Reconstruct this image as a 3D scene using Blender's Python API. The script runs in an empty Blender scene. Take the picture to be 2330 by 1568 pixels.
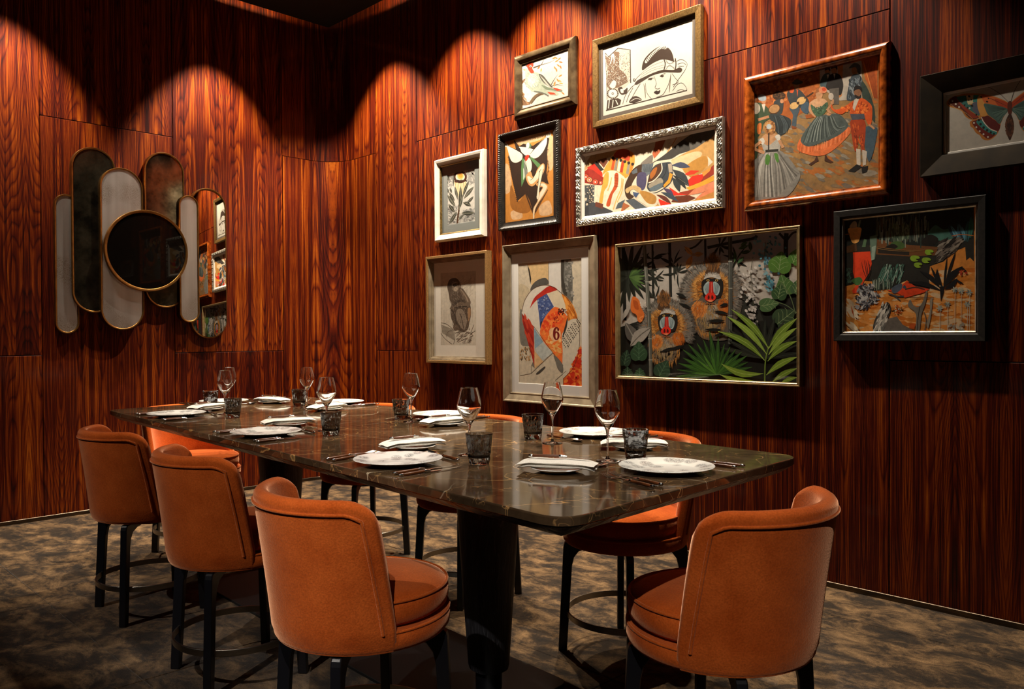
import bpy, bmesh, math, random
from mathutils import Vector, Matrix, noise as mnoise

R = random.Random(7)
SC = bpy.context.scene
COL = SC.collection

# ---------------------------------------------------------------- camera
HC = 1.29
F_PX = 1830.07
IW, IH = 2330.0, 1568.0
YAW, PIT, ROL = 2.36239135, -0.0126230353, -0.00457292859
CAM = Vector((4.90360228 * HC, -3.10356128 * HC, HC))
_fw = Vector((math.cos(YAW) * math.cos(PIT), math.sin(YAW) * math.cos(PIT), math.sin(PIT)))
_rt = Vector((math.sin(YAW), -math.cos(YAW), 0.0))
_up = _rt.cross(_fw)
RT = _rt * math.cos(ROL) + _up * math.sin(ROL)
UP = -_rt * math.sin(ROL) + _up * math.cos(ROL)
FW = _fw
cam_data = bpy.data.cameras.new('camera')
cam_data.sensor_fit = 'HORIZONTAL'
cam_data.sensor_width = 36.0
cam_data.lens = 36.0 * F_PX / IW
cam_data.clip_start = 0.05
cam = bpy.data.objects.new('camera', cam_data)
COL.objects.link(cam)
cam.matrix_world = Matrix(((RT.x, UP.x, -FW.x, CAM.x), (RT.y, UP.y, -FW.y, CAM.y), (RT.z, UP.z, -FW.z, CAM.z), (0, 0, 0, 1)))
SC.camera = cam

def ray(px, py):
    return (FW * F_PX + RT * (px - IW / 2) + UP * (IH / 2 - py))

def on_z(px, py, z):
    d = ray(px, py)
    return CAM + d * ((z - CAM.z) / d.z)

def on_y(px, py, y):
    d = ray(px, py)
    return CAM + d * ((y - CAM.y) / d.y)

# ---------------------------------------------------------------- world, exposure
w = bpy.data.worlds.new('world')
SC.world = w
w.use_nodes = True
w.node_tree.nodes['Background'].inputs['Color'].default_value = (0.0, 0.0, 0.0, 1)
w.node_tree.nodes['Background'].inputs['Strength'].default_value = 0.0
SC.view_settings.view_transform = 'Standard'
SC.view_settings.look = 'None'
SC.view_settings.exposure = 0.18
SC.view_settings.gamma = 1.0
SC.view_settings.use_curve_mapping = False
cy = SC.cycles
cy.use_denoising = True
cy.max_bounces = 10
cy.diffuse_bounces = 4
cy.glossy_bounces = 5
cy.transmission_bounces = 10
cy.transparent_max_bounces = 12
cy.caustics_reflective = False
cy.caustics_refractive = False
cy.sample_clamp_indirect = 6.0
cy.blur_glossy = 0.3

# ceiling downlights and added fill spots: (x, y, watts, half angle degrees, blend, aim point, colour)
ZC = 4.0          # ceiling height
WARM = (1.0, 0.86, 0.68)
NEUT = (1.0, 0.92, 0.82)
DOWNLIGHTS = []
for x_, w_ in ((0.86, 470), (1.82, 430), (2.62, 400), (3.46, 420), (4.28, 280)):
    DOWNLIGHTS.append((x_, -0.45, w_, 42.5, 0.5, x_, -0.45 + 0.2, 0.4, WARM))
for y_, w_ in ((-1.16, 450), (-2.62, 380)):
    DOWNLIGHTS.append((0.45, y_, w_, 33.5, 0.5, 0.45 - 0.45, y_, 0.4, WARM))
for x_, y_, w_, a_, tx, ty, tz in ((2.3, -2.0, 100, 19, 2.35, -1.95, 0.9), (3.4, -2.0, 125, 19, 3.4, -2.0, 0.9), (4.5, -2.0, 150, 20, 4.55, -2.05, 0.9),
                                   (6.9, -5.2, 430, 13, 4.95, -2.55, 0.62), (5.0, -5.7, 350, 11.5, 3.85, -2.75, 0.65), (2.9, -5.6, 270, 11, 2.6, -2.75, 0.66)):  # fill spots added out of view to brighten the stool backs
    DOWNLIGHTS.append((x_, y_, w_, a_, 0.6, tx, ty, tz, NEUT))

# ---------------------------------------------------------------- helpers
def lin(c):
    c = c / 255.0
    return c / 12.92 if c <= 0.04045 else ((c + 0.055) / 1.055) ** 2.4

def rgb(h, g=1.0):
    if isinstance(h, str):
        h = h.lstrip('#')
        return tuple(lin(int(h[i:i + 2], 16)) * g for i in (0, 2, 4)) + (1.0,)
    return tuple(h) + (1.0,)

class MB:
    def __init__(s):
        s.v = []; s.f = []
    def add(s, vs, fs):
        o = len(s.v); s.v += [tuple(q) for q in vs]
        s.f += [tuple(i + o for i in q) for q in fs]
        return s
    def box(s, x0, x1, y0, y1, z0, z1):
        return s.add([(x0, y0, z0), (x1, y0, z0), (x1, y1, z0), (x0, y1, z0), (x0, y0, z1), (x1, y0, z1), (x1, y1, z1), (x0, y1, z1)],
                     [(3, 2, 1, 0), (4, 5, 6, 7), (0, 1, 5, 4), (1, 2, 6, 5), (2, 3, 7, 6), (3, 0, 4, 7)])
    def grid(s, rows, closed_u=False, closed_v=False):
        n = len(rows); m = len(rows[0])
        vs = [q for r_ in rows for q in r_]; fs = []
        for i in range(n if closed_v else n - 1):
            for j in range(m if closed_u else m - 1):
                a = i * m + j; b = i * m + (j + 1) % m
                c = ((i + 1) % n) * m + (j + 1) % m; d = ((i + 1) % n) * m + j
                fs.append((a, b, c, d))
        return s.add(vs, fs)
    def lathe(s, prof, n=32, cx=0.0, cy_=0.0, caps=True):
        rows = [[(cx + r_ * math.cos(2 * math.pi * k / n), cy_ + r_ * math.sin(2 * math.pi * k / n), z) for k in range(n)] for r_, z in prof]
        o = len(s.v); s.grid(rows, closed_u=True)
        if caps:
            if prof[0][0] > 1e-6: s.f.append(tuple(o + k for k in reversed(range(n))))
            if prof[-1][0] > 1e-6: s.f.append(tuple(o + (len(prof) - 1) * n + k for k in range(n)))
        return s
    def tube(s, pts, rad, n=8, closed=False):
        pts = [Vector(q) for q in pts]; rows = []; up0 = None
        m = len(pts)
        for i in range(m):
            if closed: t = pts[(i + 1) % m] - pts[i - 1]
            else: t = pts[min(i + 1, m - 1)] - pts[max(i - 1, 0)]
            t.normalize()
            if up0 is None:
                up0 = Vector((0, 0, 1)) if abs(t.z) < 0.9 else Vector((1, 0, 0))
            sd = t.cross(up0); sd.normalize(); u2 = sd.cross(t); u2.normalize(); up0 = u2
            rr = rad[i] if isinstance(rad, (list, tuple)) else rad
            rows.append([pts[i] + sd * (rr * math.cos(2 * math.pi * k / n)) + u2 * (rr * math.sin(2 * math.pi * k / n)) for k in range(n)])
        o = len(s.v); s.grid(rows, closed_u=True, closed_v=closed)
        if not closed:
            s.f.append(tuple(o + k for k in reversed(range(n)))); s.f.append(tuple(o + (m - 1) * n + k for k in range(n)))
        return s
    def prism(s, poly, d0, d1, axis='y'):
        n = len(poly)
        def mk(a, b, d):
            return {'y': (a, d, b), 'x': (d, a, b), 'z': (a, b, d)}[axis]
        vs = [mk(a, b, d0) for a, b in poly] + [mk(a, b, d1) for a, b in poly]
        fs = [tuple(range(n)), tuple(reversed(range(n, 2 * n)))] + [(i, i + n, (i + 1) % n + n, (i + 1) % n) for i in range(n)]
        return s.add(vs, fs)
    def mesh(s, name, smooth=None, recalc=True):
        me = bpy.data.meshes.new(name)
        me.from_pydata(s.v, [], s.f)
        bm = bmesh.new(); bm.from_mesh(me)
        if recalc: bmesh.ops.recalc_face_normals(bm, faces=bm.faces)
        if smooth is not None:
            ca = math.radians(smooth)
            for f in bm.faces: f.smooth = True
            for e in bm.edges:
                if len(e.link_faces) == 2 and e.calc_face_angle(0) > ca: e.smooth = False
        bm.to_mesh(me); bm.free(); me.update()
        return me
    def build(s, name, mat, parent=None, smooth=None, loc=None, rotz=None):
        me = s.mesh(name, smooth)
        return put(name, me, mat, parent, loc, rotz)

def put(name, me, mat, parent=None, loc=None, rotz=None):
    o = bpy.data.objects.new(name, me); COL.objects.link(o)
    if mat and not me.materials: me.materials.append(mat)
    if parent: o.parent = parent
    if loc is not None: o.location = loc
    if rotz is not None: o.rotation_euler = (0, 0, rotz)
    return o

def bevel(o, w_, seg=2, ang=40):
    m = o.modifiers.new('bevel', 'BEVEL'); m.width = w_; m.segments = seg
    m.limit_method = 'ANGLE'; m.angle_limit = math.radians(ang); m.harden_normals = False
    return o

def empty(name, loc=(0, 0, 0), rotz=0.0):
    o = bpy.data.objects.new(name, None); COL.objects.link(o)
    o.empty_display_size = 0.05; o.location = loc; o.rotation_euler = (0, 0, rotz)
    return o

def tag(o, label=None, cat=None, group=None, kind=None):
    if label: o['label'] = label
    if cat: o['category'] = cat
    if group: o['group'] = group
    if kind: o['kind'] = kind
    return o

def kids(o):
    return [c for c in CH.get(o.name, [])]
CH = {}
def copy_tree(o, parent=None):
    c = o.copy(); COL.objects.link(c); c.parent = parent
    for ch in list(o.children):
        copy_tree(ch, c)
    return c

# ---------------------------------------------------------------- materials
def new_mat(name):
    m = bpy.data.materials.new(name); m.use_nodes = True
    nt = m.node_tree; b = nt.nodes['Principled BSDF']
    return m, nt, b

def N(nt, t, **kw):
    n = nt.nodes.new(t)
    for k, v in kw.items():
        if k in n.inputs: n.inputs[k].default_value = v
        else: setattr(n, k, v)
    return n

def L(nt, a, b): nt.links.new(a, b)

def math_n(nt, op, a, b=None, c=None):
    n = nt.nodes.new('ShaderNodeMath'); n.operation = op
    for i, x in enumerate((a, b, c)):
        if x is None: continue
        if isinstance(x, (int, float)): n.inputs[i].default_value = x
        else: nt.links.new(x, n.inputs[i])
    return n.outputs[0]

def mixc(nt, fac, a, b, mode='MIX'):
    n = nt.nodes.new('ShaderNodeMix'); n.data_type = 'RGBA'; n.blend_type = mode
    for s_, x in ((0, fac), (6, a), (7, b)):
        if isinstance(x, (int, float)): n.inputs[s_].default_value = x
        elif isinstance(x, tuple): n.inputs[s_].default_value = x
        else: nt.links.new(x, n.inputs[s_])
    return n.outputs[2]

def ramp(nt, fac, stops, interp='LINEAR'):
    n = nt.nodes.new('ShaderNodeValToRGB'); n.color_ramp.interpolation = interp
    e = n.color_ramp.elements
    while len(e) > 1: e.remove(e[-1])
    e[0].position = stops[0][0]; e[0].color = stops[0][1]
    for p_, c_ in stops[1:]:
        q = e.new(p_); q.color = c_
    nt.links.new(fac, n.inputs[0])
    return n.outputs[0]

def simple(name, col, rough=0.5, metal=0.0, **kw):
    m, nt, b = new_mat(name)
    b.inputs['Base Color'].default_value = rgb(col) if isinstance(col, str) else tuple(col) + (1,)
    b.inputs['Roughness'].default_value = rough; b.inputs['Metallic'].default_value = metal
    for k, v in kw.items(): b.inputs[k].default_value = v
    return m

def noisy(name, c0, c1, scale, rough=0.5, metal=0.0, detail=4, bump=0.0, stretch=(1, 1, 1), coord='Object', lo=0.35, hi=0.65, **kw):
    m, nt, b = new_mat(name)
    tc = N(nt, 'ShaderNodeTexCoord'); mp = N(nt, 'ShaderNodeMapping'); mp.inputs['Scale'].default_value = stretch
    L(nt, tc.outputs[coord], mp.inputs[0])
    n = N(nt, 'ShaderNodeTexNoise', Scale=scale, Detail=detail); L(nt, mp.outputs[0], n.inputs['Vector'])
    L(nt, ramp(nt, n.outputs['Fac'], [(lo, rgb(c0)), (hi, rgb(c1))]), b.inputs['Base Color'])
    b.inputs['Roughness'].default_value = rough; b.inputs['Metallic'].default_value = metal
    for k, v in kw.items(): b.inputs[k].default_value = v
    if bump:
        bp = N(nt, 'ShaderNodeBump', Strength=bump, Distance=0.002); L(nt, n.outputs['Fac'], bp.inputs['Height']); L(nt, bp.outputs[0], b.inputs['Normal'])
    return m

def rosewood(name):
    m, nt, b = new_mat(name)
    g = N(nt, 'ShaderNodeNewGeometry'); sx = N(nt, 'ShaderNodeSeparateXYZ'); L(nt, g.outputs['Position'], sx.inputs[0])
    oi = N(nt, 'ShaderNodeObjectInfo')
    u = math_n(nt, 'SUBTRACT', sx.outputs[0], sx.outputs[1])
    seed = math_n(nt, 'MULTIPLY', oi.outputs['Random'], 61.0)
    pp = math_n(nt, 'PINGPONG', math_n(nt, 'ADD', u, 10.03), 0.205)      # book-matched veneer leaves
    z = sx.outputs[2]
    def vec(a, b_, c):
        n = N(nt, 'ShaderNodeCombineXYZ')
        for i, x in enumerate((a, b_, c)):
            if isinstance(x, (int, float)): n.inputs[i].default_value = x
            else: L(nt, x, n.inputs[i])
        return n.outputs[0]
    def ns(v, scale=1.0, detail=2.0, rough=0.5, dist=0.0):
        n = N(nt, 'ShaderNodeTexNoise', Scale=scale, Detail=detail, Roughness=rough, Distortion=dist)
        L(nt, v, n.inputs['Vector']); return n.outputs['Fac']
    big = ns(vec(math_n(nt, 'MULTIPLY', pp, 5.0), math_n(nt, 'MULTIPLY', z, 0.42), seed), 1.0, 1.0, 0.3)
    wob = ns(vec(math_n(nt, 'MULTIPLY', pp, 60.0), math_n(nt, 'MULTIPLY', z, 1.6), seed), 1.0, 2.0)
    rings = math_n(nt, 'ADD', math_n(nt, 'MULTIPLY', big, 44.0), math_n(nt, 'ADD', math_n(nt, 'MULTIPLY', wob, 0.35), math_n(nt, 'MULTIPLY', pp, 10.0)))
    fr = math_n(nt, 'FRACT', rings)
    fibre = ns(vec(math_n(nt, 'MULTIPLY', pp, 330.0), math_n(nt, 'MULTIPLY', z, 5.0), seed), 1.0, 3.0, 0.6)
    mid = ns(vec(math_n(nt, 'MULTIPLY', pp, 130.0), math_n(nt, 'MULTIPLY', z, 1.3), seed), 1.0, 2.0, 0.5)
    streak = ns(vec(math_n(nt, 'MULTIPLY', pp, 34.0), math_n(nt, 'MULTIPLY', z, 0.5), math_n(nt, 'ADD', seed, 9.0)), 1.0, 3.0, 0.55)
    pores = ns(vec(math_n(nt, 'MULTIPLY', pp, 700.0), math_n(nt, 'MULTIPLY', z, 26.0), seed), 1.0, 1.0)
    ring_c = ramp(nt, fr, [(0.0, (0.05, 0.05, 0.05, 1)), (0.10, (0.50, 0.50, 0.50, 1)), (0.35, (0.72, 0.72, 0.72, 1)), (0.75, (0.90, 0.90, 0.90, 1)), (0.90, (0.55, 0.55, 0.55, 1)), (1.0, (0.05, 0.05, 0.05, 1))])
    rv = N(nt, 'ShaderNodeRGBToBW'); L(nt, ring_c, rv.inputs[0])
    t = math_n(nt, 'ADD', math_n(nt, 'MULTIPLY', rv.outputs[0], 0.33), math_n(nt, 'ADD', math_n(nt, 'MULTIPLY', math_n(nt, 'SUBTRACT', streak, 0.5), 1.15), math_n(nt, 'MULTIPLY', math_n(nt, 'SUBTRACT', fibre, 0.5), 0.8)))
    t = math_n(nt, 'ADD', math_n(nt, 'ADD', t, 0.31), math_n(nt, 'MULTIPLY', math_n(nt, 'SUBTRACT', mid, 0.5), 0.75))
    col = ramp(nt, t, [(0.0, (0.005, 0.0004, 0.0002, 1)), (0.28, (0.022, 0.0013, 0.0004, 1)), (0.52, (0.076, 0.0066, 0.0006, 1)), (0.76, (0.21, 0.035, 0.0016, 1)), (1.0, (0.40, 0.105, 0.006, 1))])
    col = mixc(nt, ramp(nt, pores, [(0.62, (0, 0, 0, 1)), (0.74, (0.5, 0.5, 0.5, 1))]), col, (0.014, 0.003, 0.0015, 1))
    L(nt, col, b.inputs['Base Color'])
    b.inputs['Roughness'].default_value = 0.5
    b.inputs['Specular IOR Level'].default_value = 0.12
    b.inputs['Coat Weight'].default_value = 0.30
    b.inputs['Coat Roughness'].default_value = 0.11
    b.inputs['Coat IOR'].default_value = 1.4
    bp = N(nt, 'ShaderNodeBump', Strength=0.10, Distance=0.001); L(nt, fibre, bp.inputs['Height']); L(nt, bp.outputs[0], b.inputs['Normal'])
    return m

def marble(name):
    m, nt, b = new_mat(name)
    tc = N(nt, 'ShaderNodeTexCoord'); co = tc.outputs['Object']
    n1 = N(nt, 'ShaderNodeTexNoise', Scale=3.0, Detail=8.0, Roughness=0.65, Distortion=0.6); L(nt, co, n1.inputs['Vector'])
    n2 = N(nt, 'ShaderNodeTexNoise', Scale=26.0, Detail=4.0); L(nt, co, n2.inputs['Vector'])
    base = ramp(nt, n1.outputs['Fac'], [(0.30, (0.032, 0.018, 0.0090, 1)), (0.52, (0.092, 0.053, 0.026, 1)), (0.70, (0.19, 0.116, 0.060, 1))])
    base = mixc(nt, 0.35, base, ramp(nt, n2.outputs['Fac'], [(0.4, (0.012, 0.009, 0.006, 1)), (0.62, (0.05, 0.034, 0.02, 1))]))
    def veins(scale, dist, wid, seed):
        mp = N(nt, 'ShaderNodeMapping'); mp.inputs['Location'].default_value = (seed, seed * 0.7, 0); L(nt, co, mp.inputs[0])
        nd = N(nt, 'ShaderNodeTexNoise', Scale=scale * 1.3, Detail=3.0); L(nt, mp.outputs[0], nd.inputs['Vector'])
        ad = N(nt, 'ShaderNodeVectorMath'); ad.operation = 'MULTIPLY_ADD'
        L(nt, nd.outputs['Color'], ad.inputs[0]); ad.inputs[1].default_value = (dist, dist, dist); L(nt, mp.outputs[0], ad.inputs[2])
        vo = N(nt, 'ShaderNodeTexVoronoi', Scale=scale); vo.feature = 'DISTANCE_TO_EDGE'; L(nt, ad.outputs[0], vo.inputs['Vector'])
        nm = N(nt, 'ShaderNodeTexNoise', Scale=scale * 1.6, Detail=2.0); L(nt, co, nm.inputs['Vector'])
        line = ramp(nt, vo.outputs['Distance'], [(0.0, (1, 1, 1, 1)), (wid, (0, 0, 0, 1))])
        msk = ramp(nt, nm.outputs['Fac'], [(0.43, (0, 0, 0, 1)), (0.58, (1, 1, 1, 1))])
        return mixc(nt, 1.0, line, msk, 'MULTIPLY')
    c = mixc(nt, veins(2.6, 0.34, 0.0058, 1.3), base, (0.62, 0.34, 0.12, 1))
    c = mixc(nt, veins(7.5, 0.20, 0.011, 4.1), c, (0.42, 0.23, 0.085, 1))
    c = mixc(nt, veins(1.3, 0.4, 0.0028, 7.7), c, (0.55, 0.45, 0.30, 1))
    L(nt, c, b.inputs['Base Color'])
    b.inputs['Roughness'].default_value = 0.07; b.inputs['Specular IOR Level'].default_value = 0.62
    return m

def velvet(name):
    m, nt, b = new_mat(name)
    tc = N(nt, 'ShaderNodeTexCoord')
    n1 = N(nt, 'ShaderNodeTexNoise', Scale=8.0, Detail=6.0, Roughness=0.6); L(nt, tc.outputs['Object'], n1.inputs['Vector'])
    n2 = N(nt, 'ShaderNodeTexNoise', Scale=210.0, Detail=3.0); L(nt, tc.outputs['Object'], n2.inputs['Vector'])
    c = ramp(nt, n1.outputs['Fac'], [(0.3, (0.34, 0.056, 0.008, 1)), (0.68, (0.51, 0.102, 0.017, 1))])
    c = mixc(nt, 0.35, c, mixc(nt, 1.0, c, ramp(nt, n2.outputs['Fac'], [(0.3, (0.5, 0.5, 0.5, 1)), (0.7, (1.5, 1.5, 1.5, 1))]), 'MULTIPLY'))
    L(nt, c, b.inputs['Base Color'])
    b.inputs['Roughness'].default_value = 1.0; b.inputs['Specular IOR Level'].default_value = 0.0
    b.inputs['Sheen Weight'].default_value = 1.0; b.inputs['Sheen Roughness'].default_value = 0.36
    b.inputs['Sheen Tint'].default_value = (1.0, 0.52, 0.30, 1)
    bp = N(nt, 'ShaderNodeBump', Strength=0.5, Distance=0.002); L(nt, n2.outputs['Fac'], bp.inputs['Height']); L(nt, bp.outputs[0], b.inputs['Normal'])
    return m

def carpet(name):
    m, nt, b = new_mat(name)
    g = N(nt, 'ShaderNodeNewGeometry')
    mp = N(nt, 'ShaderNodeMapping'); mp.inputs['Scale'].default_value = (1.0, 1.45, 1.0); mp.inputs['Rotation'].default_value = (0, 0, -0.6); L(nt, g.outputs['Position'], mp.inputs[0])
    n1 = N(nt, 'ShaderNodeTexNoise', Scale=5.2, Detail=9.0, Roughness=0.74, Distortion=0.35); L(nt, mp.outputs[0], n1.inputs['Vector'])
    n2 = N(nt, 'ShaderNodeTexNoise', Scale=330.0, Detail=2.0); L(nt, g.outputs['Position'], n2.inputs['Vector'])
    c = ramp(nt, n1.outputs['Fac'], [(0.36, (0.0075, 0.0045, 0.0024, 1)), (0.46, (0.023, 0.0132, 0.0062, 1)), (0.54, (0.085, 0.049, 0.0215, 1)), (0.66, (0.19, 0.112, 0.050, 1))])
    c = mixc(nt, 0.6, c, mixc(nt, 1.0, c, ramp(nt, n2.outputs['Fac'], [(0.3, (0.25, 0.25, 0.25, 1)), (0.7, (1.9, 1.9, 1.9, 1))]), 'MULTIPLY'))
    L(nt, c, b.inputs['Base Color'])
    b.inputs['Roughness'].default_value = 1.0; b.inputs['Specular IOR Level'].default_value = 0.1
    b.inputs['Sheen Weight'].default_value = 0.15
    bp = N(nt, 'ShaderNodeBump', Strength=0.6, Distance=0.004); L(nt, n2.outputs['Fac'], bp.inputs['Height']); L(nt, bp.outputs[0], b.inputs['Normal'])
    return m

def ebony(name, rough=0.3, streak=1.0):
    m, nt, b = new_mat(name)
    tc = N(nt, 'ShaderNodeTexCoord'); mp = N(nt, 'ShaderNodeMapping'); mp.inputs['Scale'].default_value = (9, 9, 0.9); L(nt, tc.outputs['Object'], mp.inputs[0])
    n = N(nt, 'ShaderNodeTexNoise', Scale=1.5, Detail=3.0, Distortion=0.5); L(nt, mp.outputs[0], n.inputs['Vector'])
    fr = math_n(nt, 'FRACT', math_n(nt, 'MULTIPLY', n.outputs['Fac'], 16.0))
    L(nt, ramp(nt, fr, [(0.0, (0.010, 0.010, 0.012, 1)), (0.8, (0.024, 0.024, 0.029, 1)), (1.0, (0.075, 0.075, 0.085, 1))]), b.inputs['Base Color'])
    b.inputs['Roughness'].default_value = rough
    bp = N(nt, 'ShaderNodeBump', Strength=0.35 * streak, Distance=0.002); L(nt, fr, bp.inputs['Height']); L(nt, bp.outputs[0], b.inputs['Normal'])
    return m

def glass_mat(name, col=(1, 1, 1), ior=1.48, rough=0.0):
    m = bpy.data.materials.new(name); m.use_nodes = True; nt = m.node_tree
    for n in list(nt.nodes):
        if n.type != 'OUTPUT_MATERIAL': nt.nodes.remove(n)
    g = N(nt, 'ShaderNodeBsdfGlass', IOR=ior, Roughness=rough); g.inputs['Color'].default_value = tuple(col) + (1,)
    L(nt, g.outputs[0], nt.nodes['Material Output'].inputs[0] if 'Material Output' in nt.nodes else [n for n in nt.nodes if n.type == 'OUTPUT_MATERIAL'][0].inputs[0])
    return m

def pane_mat(name, tint=(1, 1, 1), ior=1.5, rough=0.0):
    """thin flat glazing: clear sheet with a Fresnel reflection"""
    m = bpy.data.materials.new(name); m.use_nodes = True; nt = m.node_tree
    out = [n for n in nt.nodes if n.type == 'OUTPUT_MATERIAL'][0]
    for n in list(nt.nodes):
        if n != out: nt.nodes.remove(n)
    t = N(nt, 'ShaderNodeBsdfTransparent'); t.inputs[0].default_value = tuple(tint) + (1,)
    gl = N(nt, 'ShaderNodeBsdfGlossy', Roughness=rough)
    lw = N(nt, 'ShaderNodeLayerWeight', Blend=0.5)
    f0 = ((ior - 1) / (ior + 1)) ** 2
    fr = math_n(nt, 'ADD', math_n(nt, 'MULTIPLY', math_n(nt, 'POWER', lw.outputs['Facing'], 5.0), 1 - f0), f0)
    mx = N(nt, 'ShaderNodeMixShader'); L(nt, fr, mx.inputs[0]); L(nt, t.outputs[0], mx.inputs[1]); L(nt, gl.outputs[0], mx.inputs[2])
    L(nt, mx.outputs[0], out.inputs[0])
    return m

def emit(name, col, st):
    m, nt, b = new_mat(name)
    b.inputs['Base Color'].default_value = (0, 0, 0, 1)
    b.inputs['Emission Color'].default_value = tuple(col) + (1,); b.inputs['Emission Strength'].default_value = st
    return m

M_WOOD = rosewood('rosewood_veneer')
M_MARBLE = marble('brown_marble')
M_VELVET = velvet('orange_velvet')
M_CARPET = carpet('mottled_carpet')
M_BLACKWOOD = ebony('black_stained_wood', 0.45)
M_LEG = simple('black_lacquer', (0.006, 0.006, 0.008), 0.28)
M_DARK = simple('dark_backing', (0.006, 0.004, 0.003), 0.8)
M_CEIL = noisy('black_ceiling_paint', '#0d0c0b', '#14120f', 40, 0.9)
M_TROUGH = simple('beige_plaster', (0.42, 0.30, 0.18), 0.8)
M_BRONZE = noisy('bronze_strip', '#4d4339', '#63574a', 6, 0.35, 1.0, stretch=(1, 1, 30))
M_STEEL = noisy('brushed_steel', '#8b857a', '#a39c90', 30, 0.32, 1.0, stretch=(1, 1, 60))
# ================================================================ room shell
RW, RL = 8.3, -6.2          # far extents of the unseen walls
ZL, ZH, ZT = 0.898 * HC, 2.1996 * HC, 4.25
GAP = 0.0022
def panel_mesh(u0, u1, z0, z1, d=0.016, ch=0.0016):
    """veneered board with eased front edges; local x along the wall, front face at y=0 looking to -y"""
    a, b_, c, e = u0 + GAP, u1 - GAP, z0 + GAP, z1 - GAP
    m = MB()
    rings = [[(a, d, c), (b_, d, c), (b_, d, e), (a, d, e)], [(a, ch, c), (b_, ch, c), (b_, ch, e), (a, ch, e)],
             [(a + ch, 0, c + ch), (b_ - ch, 0, c + ch), (b_ - ch, 0, e - ch), (a + ch, 0, e - ch)]]
    m.grid(rings, closed_u=True)
    o = len(m.v); m.f.append((o - 4, o - 3, o - 2, o - 1)); m.f.append((3, 2, 1, 0))
    return m

wall_right = tag(MB().box(0.4, RW, 0.017, 0.12, 0, ZT).build('wall_right', M_DARK), kind='structure')
wall_left = tag(MB().box(-0.12, -0.017, RL, -0.4, 0, ZT).build('wall_left', M_DARK), kind='structure')
wall_back = tag(MB().box(RW, RW + 0.12, RL, 0.12, 0, ZT).build('wall_back', M_WOOD), kind='structure')
wall_front = tag(MB().box(-0.12, RW + 0.12, RL - 0.12, RL, 0, ZT).build('wall_front', M_WOOD), kind='structure')

rs = [0.633, 1.1955, 2.4127, 3.6337, 4.8519, 6.07, 7.288, RW]
for i in range(len(rs) - 1):
    j = ZL if i % 2 == 0 else ZH
    for z0, z1 in ((0.02, j), (j, ZT)):
        panel_mesh(rs[i], rs[i + 1], z0, z1).build('panel', M_WOOD, wall_right)
ls = [0.5265, 1.461, 2.384, 3.31, 4.235, 5.16, -RL]
for i in range(len(ls) - 1):
    j = ZL if i % 2 == 0 else ZH
    for z0, z1 in ((0.02, j), (j, ZT)):
        m = panel_mesh(ls[i], ls[i + 1], z0, z1)
        m.v = [(-y, -x, z) for x, y, z in m.v]
        m.build('panel', M_WOOD, wall_left)
# rounded corner
CR = 0.27
def corner_path(off, n=14):
    """points from the left wall round to the right wall, offset into the wall"""
    pts = [(-off, -0.5265 + GAP)]
    for k in range(n + 1):
        a = math.pi - (math.pi / 2) * k / n
        pts.append((CR + (CR + off) * math.cos(a), -CR + (CR + off) * math.sin(a)))
    pts.append((0.633 - GAP, off))
    return pts
wall_corner = MB()
q0, q1 = corner_path(0.017), corner_path(0.12)
wall_corner.grid([[(x, y, 0) for x, y in q0], [(x, y, ZT) for x, y in q0], [(x, y, ZT) for x, y in q1], [(x, y, 0) for x, y in q1]], closed_v=True)
wall_corner = tag(wall_corner.build('wall_corner', M_DARK), kind='structure')
for z0, z1 in ((0.02, ZH), (ZH, ZT)):
    a, b_ = corner_path(0.0), corner_path(0.016)
    m = MB(); m.grid([[(x, y, z0 + GAP) for x, y in a], [(x, y, z1 - GAP) for x, y in a], [(x, y, z1 - GAP) for x, y in b_], [(x, y, z0 + GAP) for x, y in b_]], closed_v=True)
    m.build('panel', M_WOOD, wall_corner, smooth=30)

# skirting strips
def skirt(name, path, out):
    m = MB(); hb = 0.0285
    n = len(path)
    m.grid([[(x, y, 0.0) for x, y in out], [(x, y, hb - 0.002) for x, y in out], [((x * 3 + a) / 4, (y * 3 + b_) / 4, hb) for (x, y), (a, b_) in zip(out, path)], [(x, y, hb) for x, y in path], [(x, y, 0.0) for x, y in path]], closed_v=True)
    return tag(m.build(name, M_BRONZE), kind='structure')
skirt('baseboard_right', [(0.633, -0.0002), (RW - 0.001, -0.0002)], [(0.633, -0.008), (RW - 0.001, -0.008)])
skirt('baseboard_left', [(0.0002, RL + 0.001), (0.0002, -0.5265)], [(0.008, RL + 0.001), (0.008, -0.5265)])
def off_path(o):
    return [(x, y) for x, y in corner_path(-o)]
skirt('baseboard_corner', off_path(0.0002), off_path(0.008))

# carpet laid as large square tiles
floor = tag(MB().box(-0.12, RW + 0.12, RL - 0.12, 0.12, -0.12, -0.012).build('floor', M_DARK), kind='structure')
xs = [0.0, 0.74, 1.98, 3.22, 4.46, 5.70, 6.94, RW]; ys = [RL, -5.36, -4.12, -2.88, -1.64, -0.40, 0.0]
for i in range(len(xs) - 1):
    for j in range(len(ys) - 1):
        a, b_, c, d = xs[i], xs[i + 1] - 0.0012, ys[j], ys[j + 1] - 0.0012
        e = 0.004
        m = MB(); m.grid([[(a, c, -0.012), (b_, c, -0.012), (b_, d, -0.012), (a, d, -0.012)], [(a, c, -0.003), (b_, c, -0.003), (b_, d, -0.003), (a, d, -0.003)],
                          [(a + e, c + e, 0), (b_ - e, c + e, 0), (b_ - e, d - e, 0), (a + e, d - e, 0)]], closed_u=True)
        m.f.append((8, 9, 10, 11)); m.f.append((3, 2, 1, 0))
        m.build('carpet_tile', M_CARPET, floor)

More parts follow.
